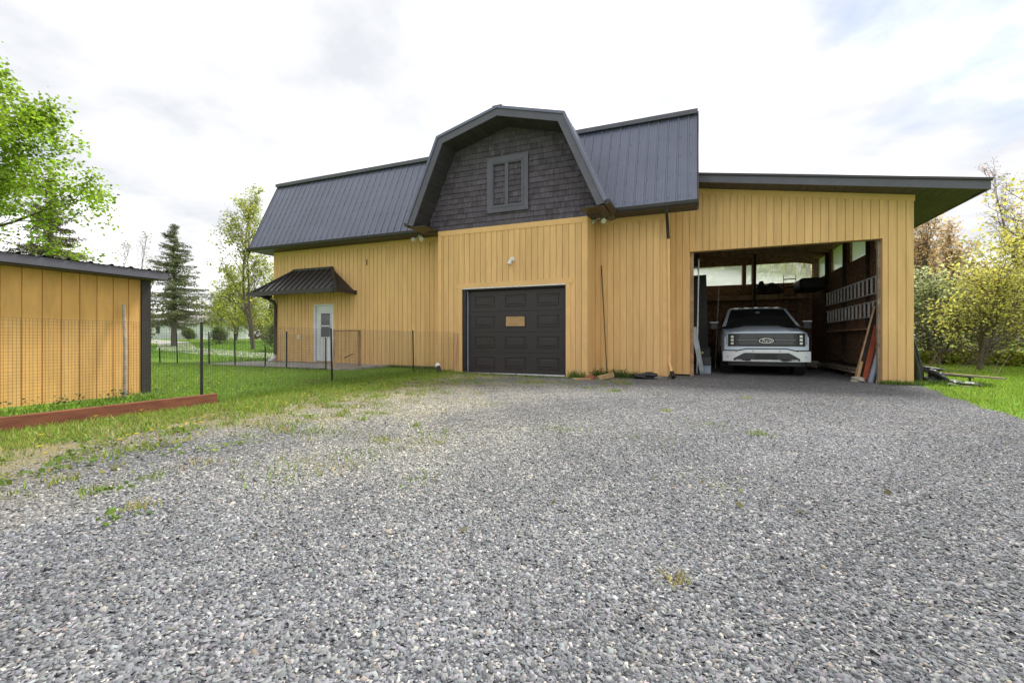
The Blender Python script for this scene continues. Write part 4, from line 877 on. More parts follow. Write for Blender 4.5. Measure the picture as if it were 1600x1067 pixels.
blob('cement_sack', 'crumpled pale sack on gravel at foot of leaning boards', 'sack', (3.30, 12.2, -.04), (.14, .1, .07), 'bag', 9)
for i, (x, y0, y1, z, wd, m) in enumerate(((3.62, 13.6, 17.2, .10, .14, 'oldwood'), (3.80, 13.5, 17.4, .06, .2, 'lumber'), (3.76, 13.7, 16.9, .16, .24, 'oldwood'), (3.94, 13.4, 17.0, .23, .14, 'darkwood'))):
    o = MB().box(x-wd/2, x+wd/2, y0, y1, z-.02, z+.02).build('lumber_board', m)
    tag(o, ['front grey board of the low lumber pile by carport wall', 'bottom brown board of the low lumber pile by carport wall', 'wide grey board on top of the low lumber pile', 'dark board laid against the wall over the lumber pile'][i], 'board', 'lumber pile boards')
for y in (14.0, 16.6):
    o = MB().box(3.5, 4.05, y-.04, y+.04, -.04, .038).build('timber_bearer', 'darkwood'); tag(o, 'front short bearer under the lumber pile' if y < 15 else 'rear short bearer under the lumber pile', 'bearer')
blob('dusty_sack', 'crumpled tan sack at the far end of the lumber pile', 'sack', (3.55, 17.6, -.03), (.22, .2, .14), 'bag', 14)
# outside right corner: tarp covered heap, scraps, plank on small trestle
P = []
for i in range(15):
    v = i/14; row_ = []
    for j in range(49):
        a = 2*math.pi*j/48; r_ = (1 - .72*v**1.4)*(1 + .10*math.sin(7*a + 2*v) + .06*math.sin(13*a + 5*v) + .05*math.sin(3*a - 4*v))
        row_.append((4.40 + .17*r_*math.cos(a), 12.75 + .5*r_*math.sin(a), -.07 + 1.02*v + .02*math.sin(5*a)*v))
    P.append(row_)
e = MB().grid(P); e.f.append(tuple(14*49 + k for k in range(48))); e = e.build('covered_stack', 'greentarp', smooth=True); tag(e, 'dark green tarp covered stack behind the carport corner', 'tarp')
blob('tarp_heap', 'crumpled navy black tarp heap on grass by carport corner', 'tarp', (4.72, 12.35, -.07), (.2, .2, .17), 'blacktarp', 23, sub=4, amp=.35)
blob('tarp_scrap', 'flat crumpled grey black plastic scrap on the grass', 'tarp', (5.02, 12.15, -.07), (.24, .15, .07), 'blacktarp', 25, sub=4, amp=.4)
blob('tarp_roll', 'dark rolled plastic lying on the plank end near carport', 'tarp', (5.0, 13.3, .17), (.22, .12, .06), 'blacktarp', 29, sub=3, amp=.3)
o = MB().beam((4.86, 13.5, .15), (5.85, 12.45, .10), .11, .035).build('wooden_plank', 'oldwood'); tag(o, 'pale plank lying across a low stand on the grass', 'plank')
st = thing('low_stand', 'small dark metal stand holding up the pale plank', 'stand', (5.2, 13.0, 0))
for x, y in ((5.05, 13.35), (5.45, 12.80)): MB().beam((x, y, -.07), (x, y, .10), .03, .03).build('leg', 'post', st)
MB().beam((4.95, 13.42, .115), (5.5, 12.78, .085), .05, .02).build('rail', 'post', st)
o = MB().box(4.40, 4.52, 12.10, 12.20, -.06, .01).build('brick', 'brick', bevel=.005); tag(o, 'single red brick in grass at the right barn corner', 'brick')
o = MB().box(4.92, 5.08, 11.85, 11.95, -.07, -.03).build('wood_scrap', 'oldwood', bevel=.005); tag(o, 'small pale wood offcut beside the plastic scrap', 'offcut')
# by the garage bay
o = MB().tube([(-2.16, 10.95, 2.70), (-1.99, 10.78, .0)], .011, 6).build('thin_rod', 'darkwood'); tag(o, 'thin dark rod leaning on the wall right of the garage', 'rod')
o = MB().box(-2.32, -2.1, 9.86, 9.96, .03, .10).build('brick', 'brick', bevel=.006); o.rotation_euler = (0, 0, 0); tag(o, 'red brick by the garage corner among weeds', 'brick')
o = MB().beam((-2.52, 9.62, .05), (-2.15, 9.72, .05), .10, .04).build('wood_scrap', 'drab', bevel=.005); tag(o, 'pale flat wood offcut in front of the red brick', 'offcut')
o = MB().beam((-2.02, 9.88, .06), (-1.72, 10.05, .13), .13, .09).build('wood_block', 'drab', bevel=.01); tag(o, 'tan split wood block among weeds beside the brick', 'wood')
blob('tarp_scrap', 'black crumpled scrap on gravel beneath the yellow wall', 'tarp', (-1.12, 10.6, .02), (.23, .14, .07), 'blacktarp', 31, sub=4, amp=.4)
pp = thing('drain_pipe', 'black drain pipe with white cap rising beside the garage wall', 'pipe', (-5.75, 9.75, 0))
MB().tube([(-5.82, 9.55, .02), (-5.99, 9.72, .22)], .055, 12).build('pipe', 'black', pp); MB().tube([(-5.99, 9.72, .22), (-6.04, 9.77, .28)], .06, 12).build('cap', 'white', pp)
# far white house
hs = thing('house', 'small white house with grey roof far behind the spruce', 'house', (-66, 41, 1))
hz = .75
MB().box(-75, -61.6, 40, 47, hz-.3, hz+2.5).build('wall', 'white', hs)
MB().prism([(-75.4, 39.5, hz+2.4), (-75.4, 43.5, hz+4.2), (-75.4, 47.5, hz+2.4)], (14.3, 0, 0)).build('roof', 'houseroof', hs)
for x in (-64.9, -70.5): 
    wf_ = MB().box(x-.5, x+.5, 39.93, 39.999, hz+1.0, hz+2.1).build('window', 'white', hs); MB().box(x-.42, x-.02, 39.9, 39.929, hz+1.08, hz+2.02).box(x+.02, x+.42, 39.9, 39.929, hz+1.08, hz+2.02).build('pane', 'glass', wf_)
MB().box(-63.9, -62.7, 39.5, 39.99, hz+.0, hz+.95).build('grill_cover', 'black', hs)

# ------------------------------------------------------------------ vegetation
def noisecol(base, n, v=.18, hue=.06):
    b = np.array(base)[None, :]*(1 + NR.normal(0, v, (n, 1))); b = b*(1 + NR.normal(0, hue, (n, 3))); return np.clip(b, .004, .9)
def leaf_quads(C, size, flat=.5):
    """kite shaped leaves at C with random directions"""
    n = len(C); d = NR.normal(0, 1, (n, 3)); d[:, 2] = d[:, 2]*flat - .25; d /= np.linalg.norm(d, axis=1)[:, None]
    up = NR.normal(0, .6, (n, 3)); up[:, 2] += 1; s = np.cross(d, up); s /= np.linalg.norm(s, axis=1)[:, None]+1e-6
    L = size*NR.uniform(.6, 1.35, (n, 1)); nrm = np.cross(s, d)
    A = C; B = C + d*L*.5 + s*L*.42 + nrm*L*.08; D = C + d*L; E = C + d*L*.5 - s*L*.42 + nrm*L*.08
    return np.stack([A, B, D, E], 1).reshape(-1, 3)
def grow(rng, base, height, spread, n1, n2, n3, tr_r, stems=1, first=.25, up=.5, droop=0.0, l1=.5):
    """returns branch segments (p0,p1,r0,r1) and twig points"""
    seg = []; tips = []
    def path(p, d, L, r0, r1, k, wob, curve):
        out = [p]; q = p.copy(); dd = d.copy()
        for i in range(k):
            dd = dd + np.array([rng.gauss(0, wob), rng.gauss(0, wob), rng.gauss(0, wob) + curve]); dd /= np.linalg.norm(dd)
            q2 = q + dd*L/k; ra = r0 + (r1-r0)*i/k; rb = r0 + (r1-r0)*(i+1)/k; seg.append((q, q2, ra, rb)); q = q2; out.append(q)
        return out, dd
    for s in range(stems):
        a = rng.uniform(0, 6.28); tilt = 0 if stems == 1 else rng.uniform(.08, .3)
        H = height*(1 if s == 0 else rng.uniform(.7, 1.0))
        tp, _ = path(np.array(base, float), np.array([math.cos(a)*tilt, math.sin(a)*tilt, 1]), H, tr_r, tr_r*.12, 12, .045, .02)
        for i in range(n1):
            f = first + (1-first)*(i+rng.random())/n1; k = min(11, int(f*12)); p = tp[k] + (tp[k+1]-tp[k])*(f*12-k)
            b = rng.uniform(0, 6.28); e = up + .45*f + rng.uniform(-.15, .15)
            d = np.array([math.cos(b)*math.cos(e), math.sin(b)*math.cos(e), math.sin(e)])
            L1 = spread*(1.1 - .75*f)*rng.uniform(.7, 1.1) + .15
            bp, bd = path(p, d, L1, tr_r*.42*(1-f*.7), tr_r*.06, 7, .10, .05-droop)
            for j in range(n2):
                ff = .25 + .75*(j+rng.random())/n2; kk = min(6, int(ff*7)); pp = bp[kk]
                dd = bd + np.array([rng.gauss(0, .7), rng.gauss(0, .7), rng.gauss(.1, .5)]); dd /= np.linalg.norm(dd)
                L2 = L1*l1*(1.15-ff*.7)*rng.uniform(.6, 1.1)+.08
                cp, cd = path(pp, dd, L2, tr_r*.09, tr_r*.03, 3, .14, .03-droop)
                for m in range(n3):
                    q = cp[rng.randint(1, 3)]; d3 = cd + np.array([rng.gauss(0, .8), rng.gauss(0, .8), rng.gauss(.05, .5)]); d3 /= np.linalg.norm(d3)
                    ep, _ = path(q, d3, L2*.55*rng.uniform(.6, 1.2), tr_r*.035, tr_r*.016, 2, .15, .0-droop)
                    tips += ep[1:]
                tips += cp[2:]
            tips.append(bp[-1])
    return seg, tips
def seg_mesh(name, seg, m, parent, off, minr=.006):
    p0 = np.array([s[0] for s in seg]); p1 = np.array([s[1] for s in seg]); r0 = np.maximum(minr, np.array([s[2] for s in seg])); r1 = np.maximum(minr*.7, np.array([s[3] for s in seg]))
    d = p1-p0; d /= np.linalg.norm(d, axis=1)[:, None]+1e-9; x = np.cross(d, np.array([.3, .2, .93])); x /= np.linalg.norm(x, axis=1)[:, None]+1e-6; y = np.cross(d, x)
    big = r0 > .03; Q = []
    for mask, n in ((big, 8), (~big, 3)):
        if not mask.any(): continue
        for j in range(n):
            a, b = 2*math.pi*j/n, 2*math.pi*(j+1)/n
            va = x[mask]*math.cos(a) + y[mask]*math.sin(a); vb = x[mask]*math.cos(b) + y[mask]*math.sin(b)
            Q.append(np.stack([p0[mask]+va*r0[mask][:, None], p0[mask]+vb*r0[mask][:, None], p1[mask]+vb*r1[mask][:, None], p1[mask]+va*r1[mask][:, None]], 1).reshape(-1, 3))
    return soup(name, np.concatenate(Q), 4, m, None, parent, off)
def broadleaf(name, label, loc, height, spread, seed, leafcol, leaves, size, n=(16, 6, 4), r=.14, stems=1, first=.25, up=.5, droop=0., jit=.16, cat='tree', group=None, bark='bark', v=.2, flat=.5, l1=.5):
    rng = random.Random(seed); loc = (loc[0], loc[1], g(loc[0], loc[1])-.03)
    e = thing(name, label, cat, loc, group)
    seg, tips = grow(rng, (0, 0, 0), height, spread, n[0], n[1], n[2], r, stems, first, up, droop, l1)
    seg_mesh('trunk', seg, bark, e, (0, 0, 0))
    if leaves:
        T = np.array(tips); idx = NR.integers(0, len(T), leaves); C = T[idx] + NR.normal(0, jit, (leaves, 3))
        cl = noisecol(leafcol, leaves, v, .05)*(0.75 + .5*((idx*7919) % 97)/97.0)[:, None]
        soup('crown', leaf_quads(C, size, flat), 4, 'leaf', cl, e)
    return e
def clone(src, label, loc, s, rz, group=None, tint=None):
    z = g(loc[0], loc[1])-.03
    e = src.copy(); COL.objects.link(e); e.location = (loc[0], loc[1], z); e.scale = (s, s, s*R.uniform(.92, 1.1)); e.rotation_euler = (0, 0, rz); e['label'] = label
    if group: e['group'] = group
    for ch in list(src.children):
        c = ch.copy(); COL.objects.link(c); c.parent = e
        if tint and ch.name.startswith('crown'): c.material_slots[0].link = 'OBJECT'; c.material_slots[0].material = tint
    return e
def spruce(name, label, loc, height, rad, seed, col, dens=1.0, first=.12):
    rng = random.Random(seed); loc = (loc[0], loc[1], g(loc[0], loc[1])-.05); e = thing(name, label, 'tree', loc)
    seg = [(np.array([0, 0, height*i/10]), np.array([0, 0, height*(i+1)/10]), .024*height*(1-i/10.2), .024*height*(1-(i+1)/10.2)) for i in range(10)]
    C = []; z = height*first
    while z < height*.985:
        f = z/height; k = rng.randint(5, 7); Lb = rad*(1-f)**.85*(1.0 if f > .25 else .75+f)
        for i in range(k):
            a = rng.uniform(0, 6.28); L = Lb*rng.uniform(.65, 1.12) + .12; p = np.array([0, 0, z + rng.uniform(-.1, .1)]); d = np.array([math.cos(a), math.sin(a), .12 - .35*(1-f)]); kk = max(3, int(L/.3))
            for j in range(kk):
                dd = d + np.array([0, 0, .10*(j/kk)*1.8]); dd /= np.linalg.norm(dd); q = p + dd*L/kk; seg.append((p, q, .03*(1-j/kk)+.008, .03*(1-(j+1)/kk)+.006)); p = q
                m = int(26*dens*(L/kk)/.3)
                for _ in range(m):
                    w_ = (.10 + .30*L*(1-j/kk)*.55)
                    t = rng.random(); side = rng.gauss(0, w_*.6); C.append(p - dd*(L/kk)*t + np.array([-math.sin(a)*side, math.cos(a)*side, -abs(rng.gauss(0, .09)) - abs(side)*.18]))
        z += height*.036*rng.uniform(.8, 1.2)
    for _ in range(60): C.append(np.array([rng.gauss(0, .05), rng.gauss(0, .05), height*rng.uniform(.93, 1.0)]))
    seg_mesh('trunk', seg, 'bark', e, (0, 0, 0)); C = np.array(C); n = len(C)
    d = NR.normal(0, 1, (n, 3)); d[:, 2] = d[:, 2]*.5 - .3; d /= np.linalg.norm(d, axis=1)[:, None]; s = np.cross(d, NR.normal(0, 1, (n, 3))); s /= np.linalg.norm(s, axis=1)[:, None]+1e-6
    L = NR.uniform(.12, .26, (n, 1)); Q = np.stack([C-s*.022, C+s*.022, C+d*L+s*.012, C+d*L-s*.012], 1).reshape(-1, 3)
    soup('crown', Q, 4, 'needle', noisecol(col, n, .25, .06), e); return e
# left side
broadleaf('maple_tree', 'bright green leafy maple overhanging the shed at far left', (-18.2, 4.4), 10.3, 4.5, 3, (.29, .43, .04), 120000, .098, (46, 9, 5), .17, first=.27, up=.3, droop=.015, jit=.13, v=.28)
spruce('spruce_tree', 'dark spruce behind the maple above the shed roof', (-31, 12.5), 9.6, 3.0, 4, (.12, .115, .06), .8)
spruce('spruce_tree', 'tall green spruce with bare lower trunk before white house', (-36.9, 22), 9.4, 3.9, 8, (.15, .172, .085), .85, .2)
broadleaf('maple_tree', 'slender spring maple with sparse pale leaves beside the barn', (-25.4, 19.7), 9.9, 3.6, 12, (.38, .42, .08), 4600, .13, (20, 7, 4), .10, stems=2, first=.2, up=.75, jit=.1, v=.25)
bare = broadleaf('bare_tree', 'leafless thin tree left of the tall spruce', (-33, 17.5), 7.2, 1.9, 20, (.36, .33, .12), 260, .1, (14, 5, 3), .07, stems=2, up=.9, bark='twig', group='bare spring trees')
clone(bare, 'leafless thin tree standing behind the dark spruce', (-32, 14.6), .95, 2.0)
clone(bare, 'thin bare tree close behind the left shed roof', (-27.5, 12.6), .75, 4.0)
mid = broadleaf('young_tree', 'broad yellow green tree behind the slender maple', (-41, 30), 6.5, 3.4, 30, (.36, .40, .07), 5200, .17, (22, 6, 4), .09, stems=2, first=.12, up=.4, jit=.28, group='yellow green trees behind the lawn')
for lb, p, s, rz in (('yellow green tree next to the barn corner, left side', (-36.5, 28.2), .65, 1), ('low yellow green tree right of white house', (-47.5, 33), .7, 2.3), ('rounded yellow green tree far behind the patio', (-45, 37), 1.0, 3.5), ('yellow green tree at the left behind the shed', (-60, 30), 1.0, 5.1), ('yellow green tree behind the dark spruce', (-52, 22), 1.0, .4)):
    clone(mid, lb, p, s, rz)
bush = broadleaf('shrub', 'low green bush at the foot of the slender maple', (-23.2, 20.3), 1.5, 1.1, 41, (.13, .19, .035), 4200, .12, (16, 5, 3), .035, stems=5, first=.1, up=.5, jit=.12, cat='shrub', group='low shrubs on the far lawn')
for lb, p, s, rz in (('low bush in front of the white house', (-50.5, 31.5), .7, 1), ('dark low bush left of the spruce trunk', (-41.5, 21.5), 1.5, 2), ('spreading low bush right of the spruce trunk', (-35.3, 24.5), .7, 3), ('small bush near the barn corner patio', (-21.5, 18.5), .9, 4)):
    clone(bush, lb, p, s, rz)
# right side woods
RG = 'spring trees of the right wood'
red = broadleaf('red_maple', 'tall reddish budding maple right behind the carport eave', (9.6, 25.5), 6.3, 2.3, 50, (.64, .48, .27), 3400, .12, (22, 7, 4), .10, stems=2, first=.2, up=.75, jit=.16, v=.3, group=RG)
yel = broadleaf('yellow_maple', 'bright yellow leafed maple at the right edge of the picture', (11.2, 21.8), 5.8, 3.0, 53, (.66, .63, .15), 4400, .12, (24, 6, 4), .09, stems=3, first=.12, up=.35, jit=.22, v=.22, group=RG)
grn = broadleaf('grey_green_shrub', 'grey green leafy shrub at the lawn edge behind the carport', (8.7, 22.5), 3.2, 2.2, 56, (.60, .66, .34), 4200, .11, (20, 6, 4), .05, stems=5, first=.08, up=.45, jit=.18, cat='shrub', group=RG)
bar2 = broadleaf('bare_tree', 'tall bare pinkish tree above the yellow maple', (14.2, 28), 9.3, 2.3, 59, (.42, .26, .2), 900, .1, (18, 7, 4), .09, stems=2, first=.25, up=.9, bark='twig', group=RG)
for src, lb, p, s, rz in (
    (red, 'reddish maple second from the carport eave', (11.7, 28.5), .95, 1.5), (red, 'reddish maple standing deep behind grey green shrub', (10.8, 32), 1.1, 3.3), (red, 'small reddish maple behind the carport rear window', (5.5, 31), .9, 4.4),
    (red, 'reddish maple far right behind the yellow leaves', (16.8, 31), 1.05, .7), (yel, 'second yellow maple behind the plank stand', (12.9, 25.2), 1.0, 2.2), (yel, 'low yellow maple against the red trees', (10.2, 27.4), .72, 4.0), (yel, 'yellow maple outside the carport side windows', (8.2, 18.8), .62, 1.1),
    (yel, 'yellow maple at the extreme right edge', (14.6, 23.0), 1.1, 5.2), (grn, 'grey green shrub near the tarp heap', (7.6, 24.5), 1.0, 2), (grn, 'grey green shrub right of the first shrub', (10.3, 23.2), .85, 3.7), (grn, 'grey green shrub below the right yellow maple', (12.6, 22.2), .75, .5),
    (grn, 'tall grey green shrub seen through rear window', (2.0, 26.5), 1.7, .9), (grn, 'tall grey green shrub behind the barn rear wall', (-.8, 27.5), 1.8, 3.0), (yel, 'yellow tree behind the rear window of carport', (4.0, 29.0), 1.05, 3.0), (bar2, 'bare tall tree right of the first red maple', (12.4, 31.5), .95, 2), (bar2, 'bare tall tree at far right of the wood', (18, 32.5), 1.0, 4)):
    clone(src, lb, p, s, rz, RG)
# brush pile twigs by the corner
rng = random.Random(77); sg = []
for i in range(60):
    p = np.array([6.2 + rng.gauss(0, .8), 17.5 + rng.gauss(0, 1.2), -.05]); d = np.array([rng.uniform(-1, 1), rng.uniform(-.6, .6), rng.uniform(.1, .8)]); d /= np.linalg.norm(d); sg.append((p, p+d*rng.uniform(.5, 1.4), .008, .003))
bo = seg_mesh('brush_pile', sg, 'twig', None, (0, 0, 0), .003); tag(bo, 'tangle of bare dead branches on grass behind carport corner', 'brush', kind='stuff')
# distant wood belt
def belt(n, pts, depth, hmax, cols, size):
    t = NR.random(n)*(len(pts)-1); i = t.astype(int); f = (t-i)[:, None]; Pp = np.array(pts, float); B = Pp[i]*(1-f) + Pp[i+1]*f
    B = B + NR.normal(0, depth, (n, 2)); ph = np.sin(B[:, 0]*.55)*.5 + np.sin(B[:, 0]*1.3+B[:, 1]*.7)*.3 + np.sin(B[:, 1]*.9)*.3
    h = hmax*(.62 + .3*ph); z = NR.random(n)**.85*np.maximum(.6, h) + gz(B[:, 0], B[:, 1]) - .1
    C = np.stack([B[:, 0], B[:, 1], z], 1); pick = NR.integers(0, len(cols), n); cl = noisecol((1, 1, 1), n, .22, .06)*np.array(cols)[pick]
    return leaf_quads(C, size), cl
QL, cL = belt(30000, [(-120, 12), (-95, 40), (-70, 58), (-45, 56), (-25, 50), (-10, 46)], 2.5, 8.5, [(.23, .25, .06), (.16, .18, .06), (.28, .24, .12), (.20, .16, .10)], .5)
o = soup('far_wood', QL, 4, 'leaf', cL); tag(o, 'distant mixed spring wood behind lawn and white house', 'wood', kind='stuff')
QR, cR = belt(30000, [(-8, 40), (2, 38), (9, 38), (17, 36), (26, 32), (34, 24)], 1.8, 8.3, [(.56, .56, .18), (.46, .50, .18), (.58, .44, .24), (.50, .44, .28)], .26)
o = soup('far_wood', QR, 4, 'leaf', cR); tag(o, 'dense spring thicket closing the lawn at the right', 'wood', kind='stuff')
QU, cU = belt(16000, [(5.5, 24.5), (8, 23.8), (11, 22.6), (14, 21.5), (17, 20)], .7, .75, [(.40, .46, .05), (.33, .42, .06), (.48, .48, .08)], .13)
o = soup('undergrowth', QU, 4, 'leaf', cU); tag(o, 'bright yellow green low undergrowth along the wood edge', 'undergrowth', kind='stuff')

# ---- grass
def blades(X, Y, h, wd, col, v=.25):
    n = len(X); Z = gz(X, Y); B = np.stack([X, Y, Z], 1); a = NR.uniform(0, 6.283, n); s = np.stack([np.cos(a), np.sin(a), np.zeros(n)], 1)*(wd*NR.uniform(.6, 1.4, n))[:, None]
    ln = NR.normal(0, .45, (n, 2)); H = h*NR.uniform(.5, 1.35, n); T = B + np.stack([ln[:, 0]*H, ln[:, 1]*H, H], 1)
    return np.stack([B-s, B+s, T], 1).reshape(-1, 3), noisecol(col, n, v, .09)
def region(n, x0, x1, y0, y1, ok): 
    X = NR.uniform(x0, x1, n); Y = NR.uniform(y0, y1, n); k = ok(X, Y); return X[k], Y[k]
eL = sorted(EDGE_L, key=lambda p: p[1]); eR = sorted(EDGE_R, key=lambda p: p[1])
XL = lambda Y: np.interp(Y, [p[1] for p in eL], [p[0] for p in eL]); XR = lambda Y: np.interp(Y, [p[1] for p in eR], [p[0] for p in eR])
fence_x = lambda Y: np.interp(Y, [-1.5, 3.75, 6.53, 9.5, 10.1], [-5.75, -5.75, -6.32, -6.57, -6.2])
def patch(X, Y, s=1.3, ph=0): return np.sin(X*s*2.1+ph)*np.sin(Y*s*1.7+1.3+ph) + .6*np.sin(X*s*4.7+Y*s*3.1+ph) + .4*np.sin(X*9.1*s-Y*7.3*s)
V_, C_l = [], []
def addg(t): V_.append(t[0]); C_l.append(t[1])
X, Y = region(95000, -19, -5.9, 3.95, 8.93, lambda X, Y: (X < fence_x(Y)-.02)); addg(blades(X, Y, .05, .006, (.23, .36, .055)))
X, Y = region(26000, -12, -5.8, -1, 4.0, lambda X, Y: (X < -5.8) & (X > -7.3)); addg(blades(X, Y, .06, .006, (.13, .22, .03)))
X, Y = region(60000, -42, -14, 11, 30, lambda X, Y: X < -14); addg(blades(X, Y, .07, .016, (.20, .36, .04)))
X, Y = region(170000, -6.6, -2.6, .2, 10.15, lambda X, Y: (X > fence_x(Y)) & (X < XL(Y) + .25 + .3*NR.normal(0, 1, len(X))) & (NR.random(len(X)) < np.clip(1.2 - (X - fence_x(Y) - .55)/(.5 + .5*np.clip((Y-3.5)/2, 0, 1)) + .55*patch(X, Y, 1.7, 1), np.clip(.05 + .22*patch(X, Y, 3.1, 2), 0, 1)*(X < XL(Y)), 1)))
k = NR.random(len(X)) < .3; addg(blades(X[~k], Y[~k], .055, .0042, (.23, .35, .045), .3)); addg(blades(X[k], Y[k], .045, .004, (.42, .37, .15), .3))
X, Y = region(9000, -6.6, -5.7, 3.9, 10.1, lambda X, Y: (X > fence_x(Y)-.1)); addg(blades(X, Y, .08, .005, (.15, .24, .03)))
X, Y = region(95000, 3.4, 16, 6.5, 24, lambda X, Y: (X > XR(np.minimum(Y, 12)) + .05*NR.normal(0, 1, len(X))) & ((Y < 11.95) | (X > 4.25))); addg(blades(X, Y, .065, .007, (.27, .40, .05)))
X, Y = region(52000, 3.3, 9, 1.0, 6.6, lambda X, Y: X > XR(Y) + .05*NR.normal(0, 1, len(X))); addg(blades(X, Y, .065, .006, (.27, .40, .05)))
# tufts growing through the gravel
for i in range(330):
    u = R.random(); y = R.uniform(1.4, 9.9); x = float(XL(y)) + R.gauss(.25, .9) if i < 270 else R.uniform(-4.9, -1.0)
    if i >= 270: y = R.uniform(7.6, 9.95)
    if i % 24 == 0: x = R.uniform(-4, 3); y = R.uniform(1.6, 8)
    n = R.randint(10, 70); s = R.uniform(.03, .16)
    addg(blades(NR.normal(x, s, n), NR.normal(y, s, n), R.uniform(.025, .06), .0045, R.choice(((.20, .29, .04), (.30, .33, .06), (.38, .34, .14))), .25))
for x0, x1, yw, n, hh in ((-5.5, -2.6, 9.86, 1100, .03), (-2.75, -2.36, 10.1, 260, .16), (-2.3, -1.2, 10.75, 900, .14), (-8.4, -6.3, 10.9, 900, .08), (3.6, 4.3, 11.88, 700, .09), (4.25, 5.5, 12.1, 900, .12)):
    X = NR.uniform(x0, x1, n); addg(blades(X, yw + NR.normal(0, .07, n), hh, .006, (.12, .2, .035), .3))
go = soup('grass', np.concatenate(V_), 3, 'blade', np.concatenate(C_l)); tag(go, 'green grass blades of the lawns, verge and gravel tufts', 'grass', kind='stuff')
# weeds along the timber, verge and walls: small broad leaves
C = []; K = []
def weeds(x, y, n, s, h, col):
    P_ = np.stack([NR.normal(x, s, n), NR.normal(y, s, n), np.zeros(n)], 1); P_[:, 2] = gz(P_[:, 0], P_[:, 1]) + NR.random(n)*h; C.append(P_); K.append(noisecol(col, n, .25))
for i in range(150): y = R.uniform(1.2, 10); weeds(float(XL(y)) + R.gauss(-.45, .5), y, R.randint(8, 30), .06, .045, R.choice(((.14, .24, .04), (.2, .3, .05), (.26, .28, .08))))
for i in range(22): weeds(-7.5 + R.uniform(-.1, .35), R.uniform(1.8, 4.1), 16, .05, .12, (.06, .12, .04))
for i in range(26): weeds(R.uniform(-2.3, -1.5), R.uniform(10.3, 10.9), 16, .06, .2, (.05, .10, .03))
for i in range(14): weeds(R.uniform(-5.6, -2.6), R.uniform(9.75, 9.9), 10, .05, .03, (.07, .13, .03))
for i in range(30): weeds(R.uniform(-6.6, -5.7), R.uniform(6.0, 10.0), 20, .1, .1, R.choice(((.10, .16, .04), (.2, .14, .08))))
o = soup('weeds', leaf_quads(np.concatenate(C), .034), 4, 'leaf', np.concatenate(K)); tag(o, 'small leafy weeds along the verge, timber and wall foot', 'weeds', kind='stuff')
# dandelions
C = []
for i in range(190):
    q = R.random()
    if q < .35: x, y = R.uniform(-15, -6.8), R.uniform(4.5, 8.8)
    elif q < .6: y = R.uniform(1.5, 9); x = float(XL(y)) - abs(R.gauss(.1, .6))
    else: x, y = R.uniform(4.6, 12), R.uniform(8, 20)
    if -6.2 < x < -5.6 and y < 4: continue
    z = g(x, y) + R.uniform(.05, .09); C.append([(x + .018*math.cos(a), y + .018*math.sin(a), z + .004*math.sin(a*2)) for a in np.arange(6)*math.pi/3])
o = soup('dandelion_flowers', np.array(C).reshape(-1, 3), 6, 'leaf', noisecol((.75, .58, .03), len(C), .12, .03)); tag(o, 'scattered yellow dandelion flower heads in the grass', 'flowers', kind='stuff')
# fallen leaves and twigs on the drive
C = np.array([(R.uniform(-3.5, 3.4), R.uniform(1.2, 9.5), .022) for _ in range(45)]); C[:, 2] += gz(C[:, 0], C[:, 1])
o = soup('fallen_leaves', leaf_quads(C, .035, .1), 4, 'leaf', noisecol((.22, .20, .10), len(C), .3, .06)); tag(o, 'stray dead leaves scattered on the gravel', 'leaves', kind='stuff')

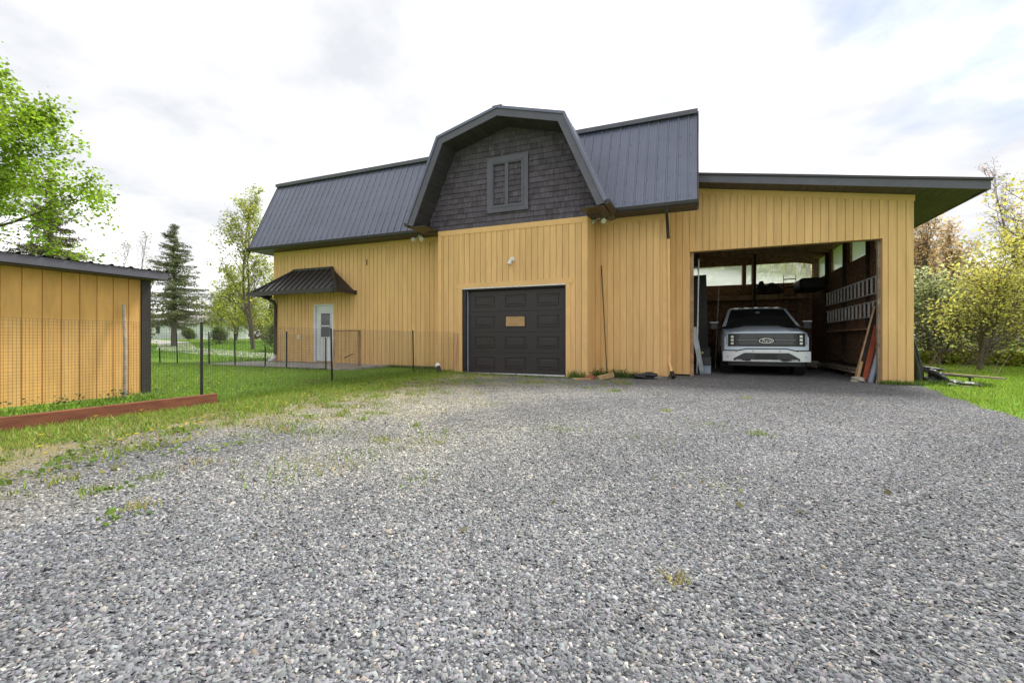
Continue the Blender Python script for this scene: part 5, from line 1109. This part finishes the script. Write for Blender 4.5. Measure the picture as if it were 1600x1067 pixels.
# ---- loose crushed stone lying on the drive
def stones(n, d0, d1, smin, smax):
    u = NR.uniform(-1.22, 1.22, n); d = np.sqrt(NR.uniform(d0*d0, d1*d1, n)); sA, cA = .3804, .9248
    X = -sA*d + cA*u*d; Y = cA*d + sA*u*d
    ok = (X > XL(Y) - .55 + .3*NR.normal(0, 1, n)) & (X < XR(np.minimum(Y, 12)) - .02 + .05*NR.normal(0, 1, n)) & ((Y < 9.95) | ((X > -2.3) & (Y < 10.95)) | ((X > -.6) & (Y < 12)) | ((X > -.1) & (X < 3.6) & (Y < 13)))
    lft = X < XL(Y) + .9; ok &= ~(lft & (NR.random(n) < .45 + .3*patch(X, Y, 1.5)))
    X, Y = X[ok], Y[ok]; n = len(X); S = (smin + (smax-smin)*NR.random(n)**2.2)[:, None]
    sc = np.stack([NR.uniform(.8, 1.35, n), NR.uniform(.55, 1.0, n), NR.uniform(.16, .42, n)], 1)*S/2
    base = np.array([(-1, -1, -1), (1, -1, -1), (1, 1, -1), (-1, 1, -1), (-1, -1, 1), (1, -1, 1), (1, 1, 1), (-1, 1, 1)], float)
    V = base[None]*NR.uniform(.45, 1.1, (n, 8, 3))*sc[:, None, :]
    V[:, 4:, :2] *= NR.uniform(.5, .95, (n, 1, 1))
    a = NR.uniform(0, 6.283, n); ca, sa = np.cos(a), np.sin(a); tl = NR.normal(0, .36, (n, 2))
    x, y, z = V[..., 0], V[..., 1], V[..., 2]; z = z + x*tl[:, :1] + y*tl[:, 1:]
    x2 = x*ca[:, None] - y*sa[:, None]; y2 = x*sa[:, None] + y*ca[:, None]
    V = np.stack([x2 + X[:, None], y2 + Y[:, None], z + (gz(X, Y) + .004 + sc[:, 2]*.75)[:, None]], 2)
    q = NR.random(n); cl = np.where((q < .50)[:, None], np.array([.18, .185, .195]), np.where((q < .88)[:, None], np.array([.25, .255, .262]), np.where((q < .985)[:, None], np.array([.39, .375, .355]), np.array([.33, .28, .23]))))
    cl = cl*(1 + NR.normal(0, .24, (n, 1)))*(1 + NR.normal(0, .03, (n, 3)))
    tc_, so = tint(X, Y); cl = cl*tc_; cl = cl*(1-.5*so[:, None]) + .5*so[:, None]*np.array([.34, .30, .22])*(1 + NR.normal(0, .2, (n, 1)))
    cl = cl*np.array([.82, .835, .865])
    return V, np.clip(cl, .03, .8)
VV, CC = zip(*[stones(66000, .75, 2.3, .008, .023), stones(92000, 2.3, 4.3, .009, .023), stones(40000, 4.3, 7.0, .011, .024), stones(9000, 7.0, 13, .014, .028)])
V = np.concatenate(VV); CCc = np.concatenate(CC); n = len(V)
me = bpy.data.meshes.new('gravel_stones'); me.vertices.add(n*8); me.vertices.foreach_set('co', V.astype(np.float32).ravel())
fq = np.array([(4, 5, 6, 7), (0, 1, 5, 4), (1, 2, 6, 5), (2, 3, 7, 6), (3, 0, 4, 7)]); li = (np.arange(n)[:, None, None]*8 + fq[None]).astype(np.int32).ravel()
me.loops.add(len(li)); me.loops.foreach_set('vertex_index', li); me.polygons.add(n*5); me.polygons.foreach_set('loop_start', np.arange(0, len(li), 4, dtype=np.int32)); me.polygons.foreach_set('loop_total', np.full(n*5, 4, np.int32)); me.update(calc_edges=True)
at = me.attributes.new('col', 'FLOAT_COLOR', 'POINT'); c4 = np.ones((n, 8, 4), np.float32); c4[:, :, :3] = CCc[:, None, :]; at.data.foreach_set('color', c4.ravel())
me.materials.append(M['stone']); o = bpy.data.objects.new('gravel_stones', me); COL.objects.link(o); tag(o, 'loose blue grey crushed stone covering the driveway', 'gravel', kind='stuff')

for o in bpy.data.objects:
    if '_o' in o: del o['_o']
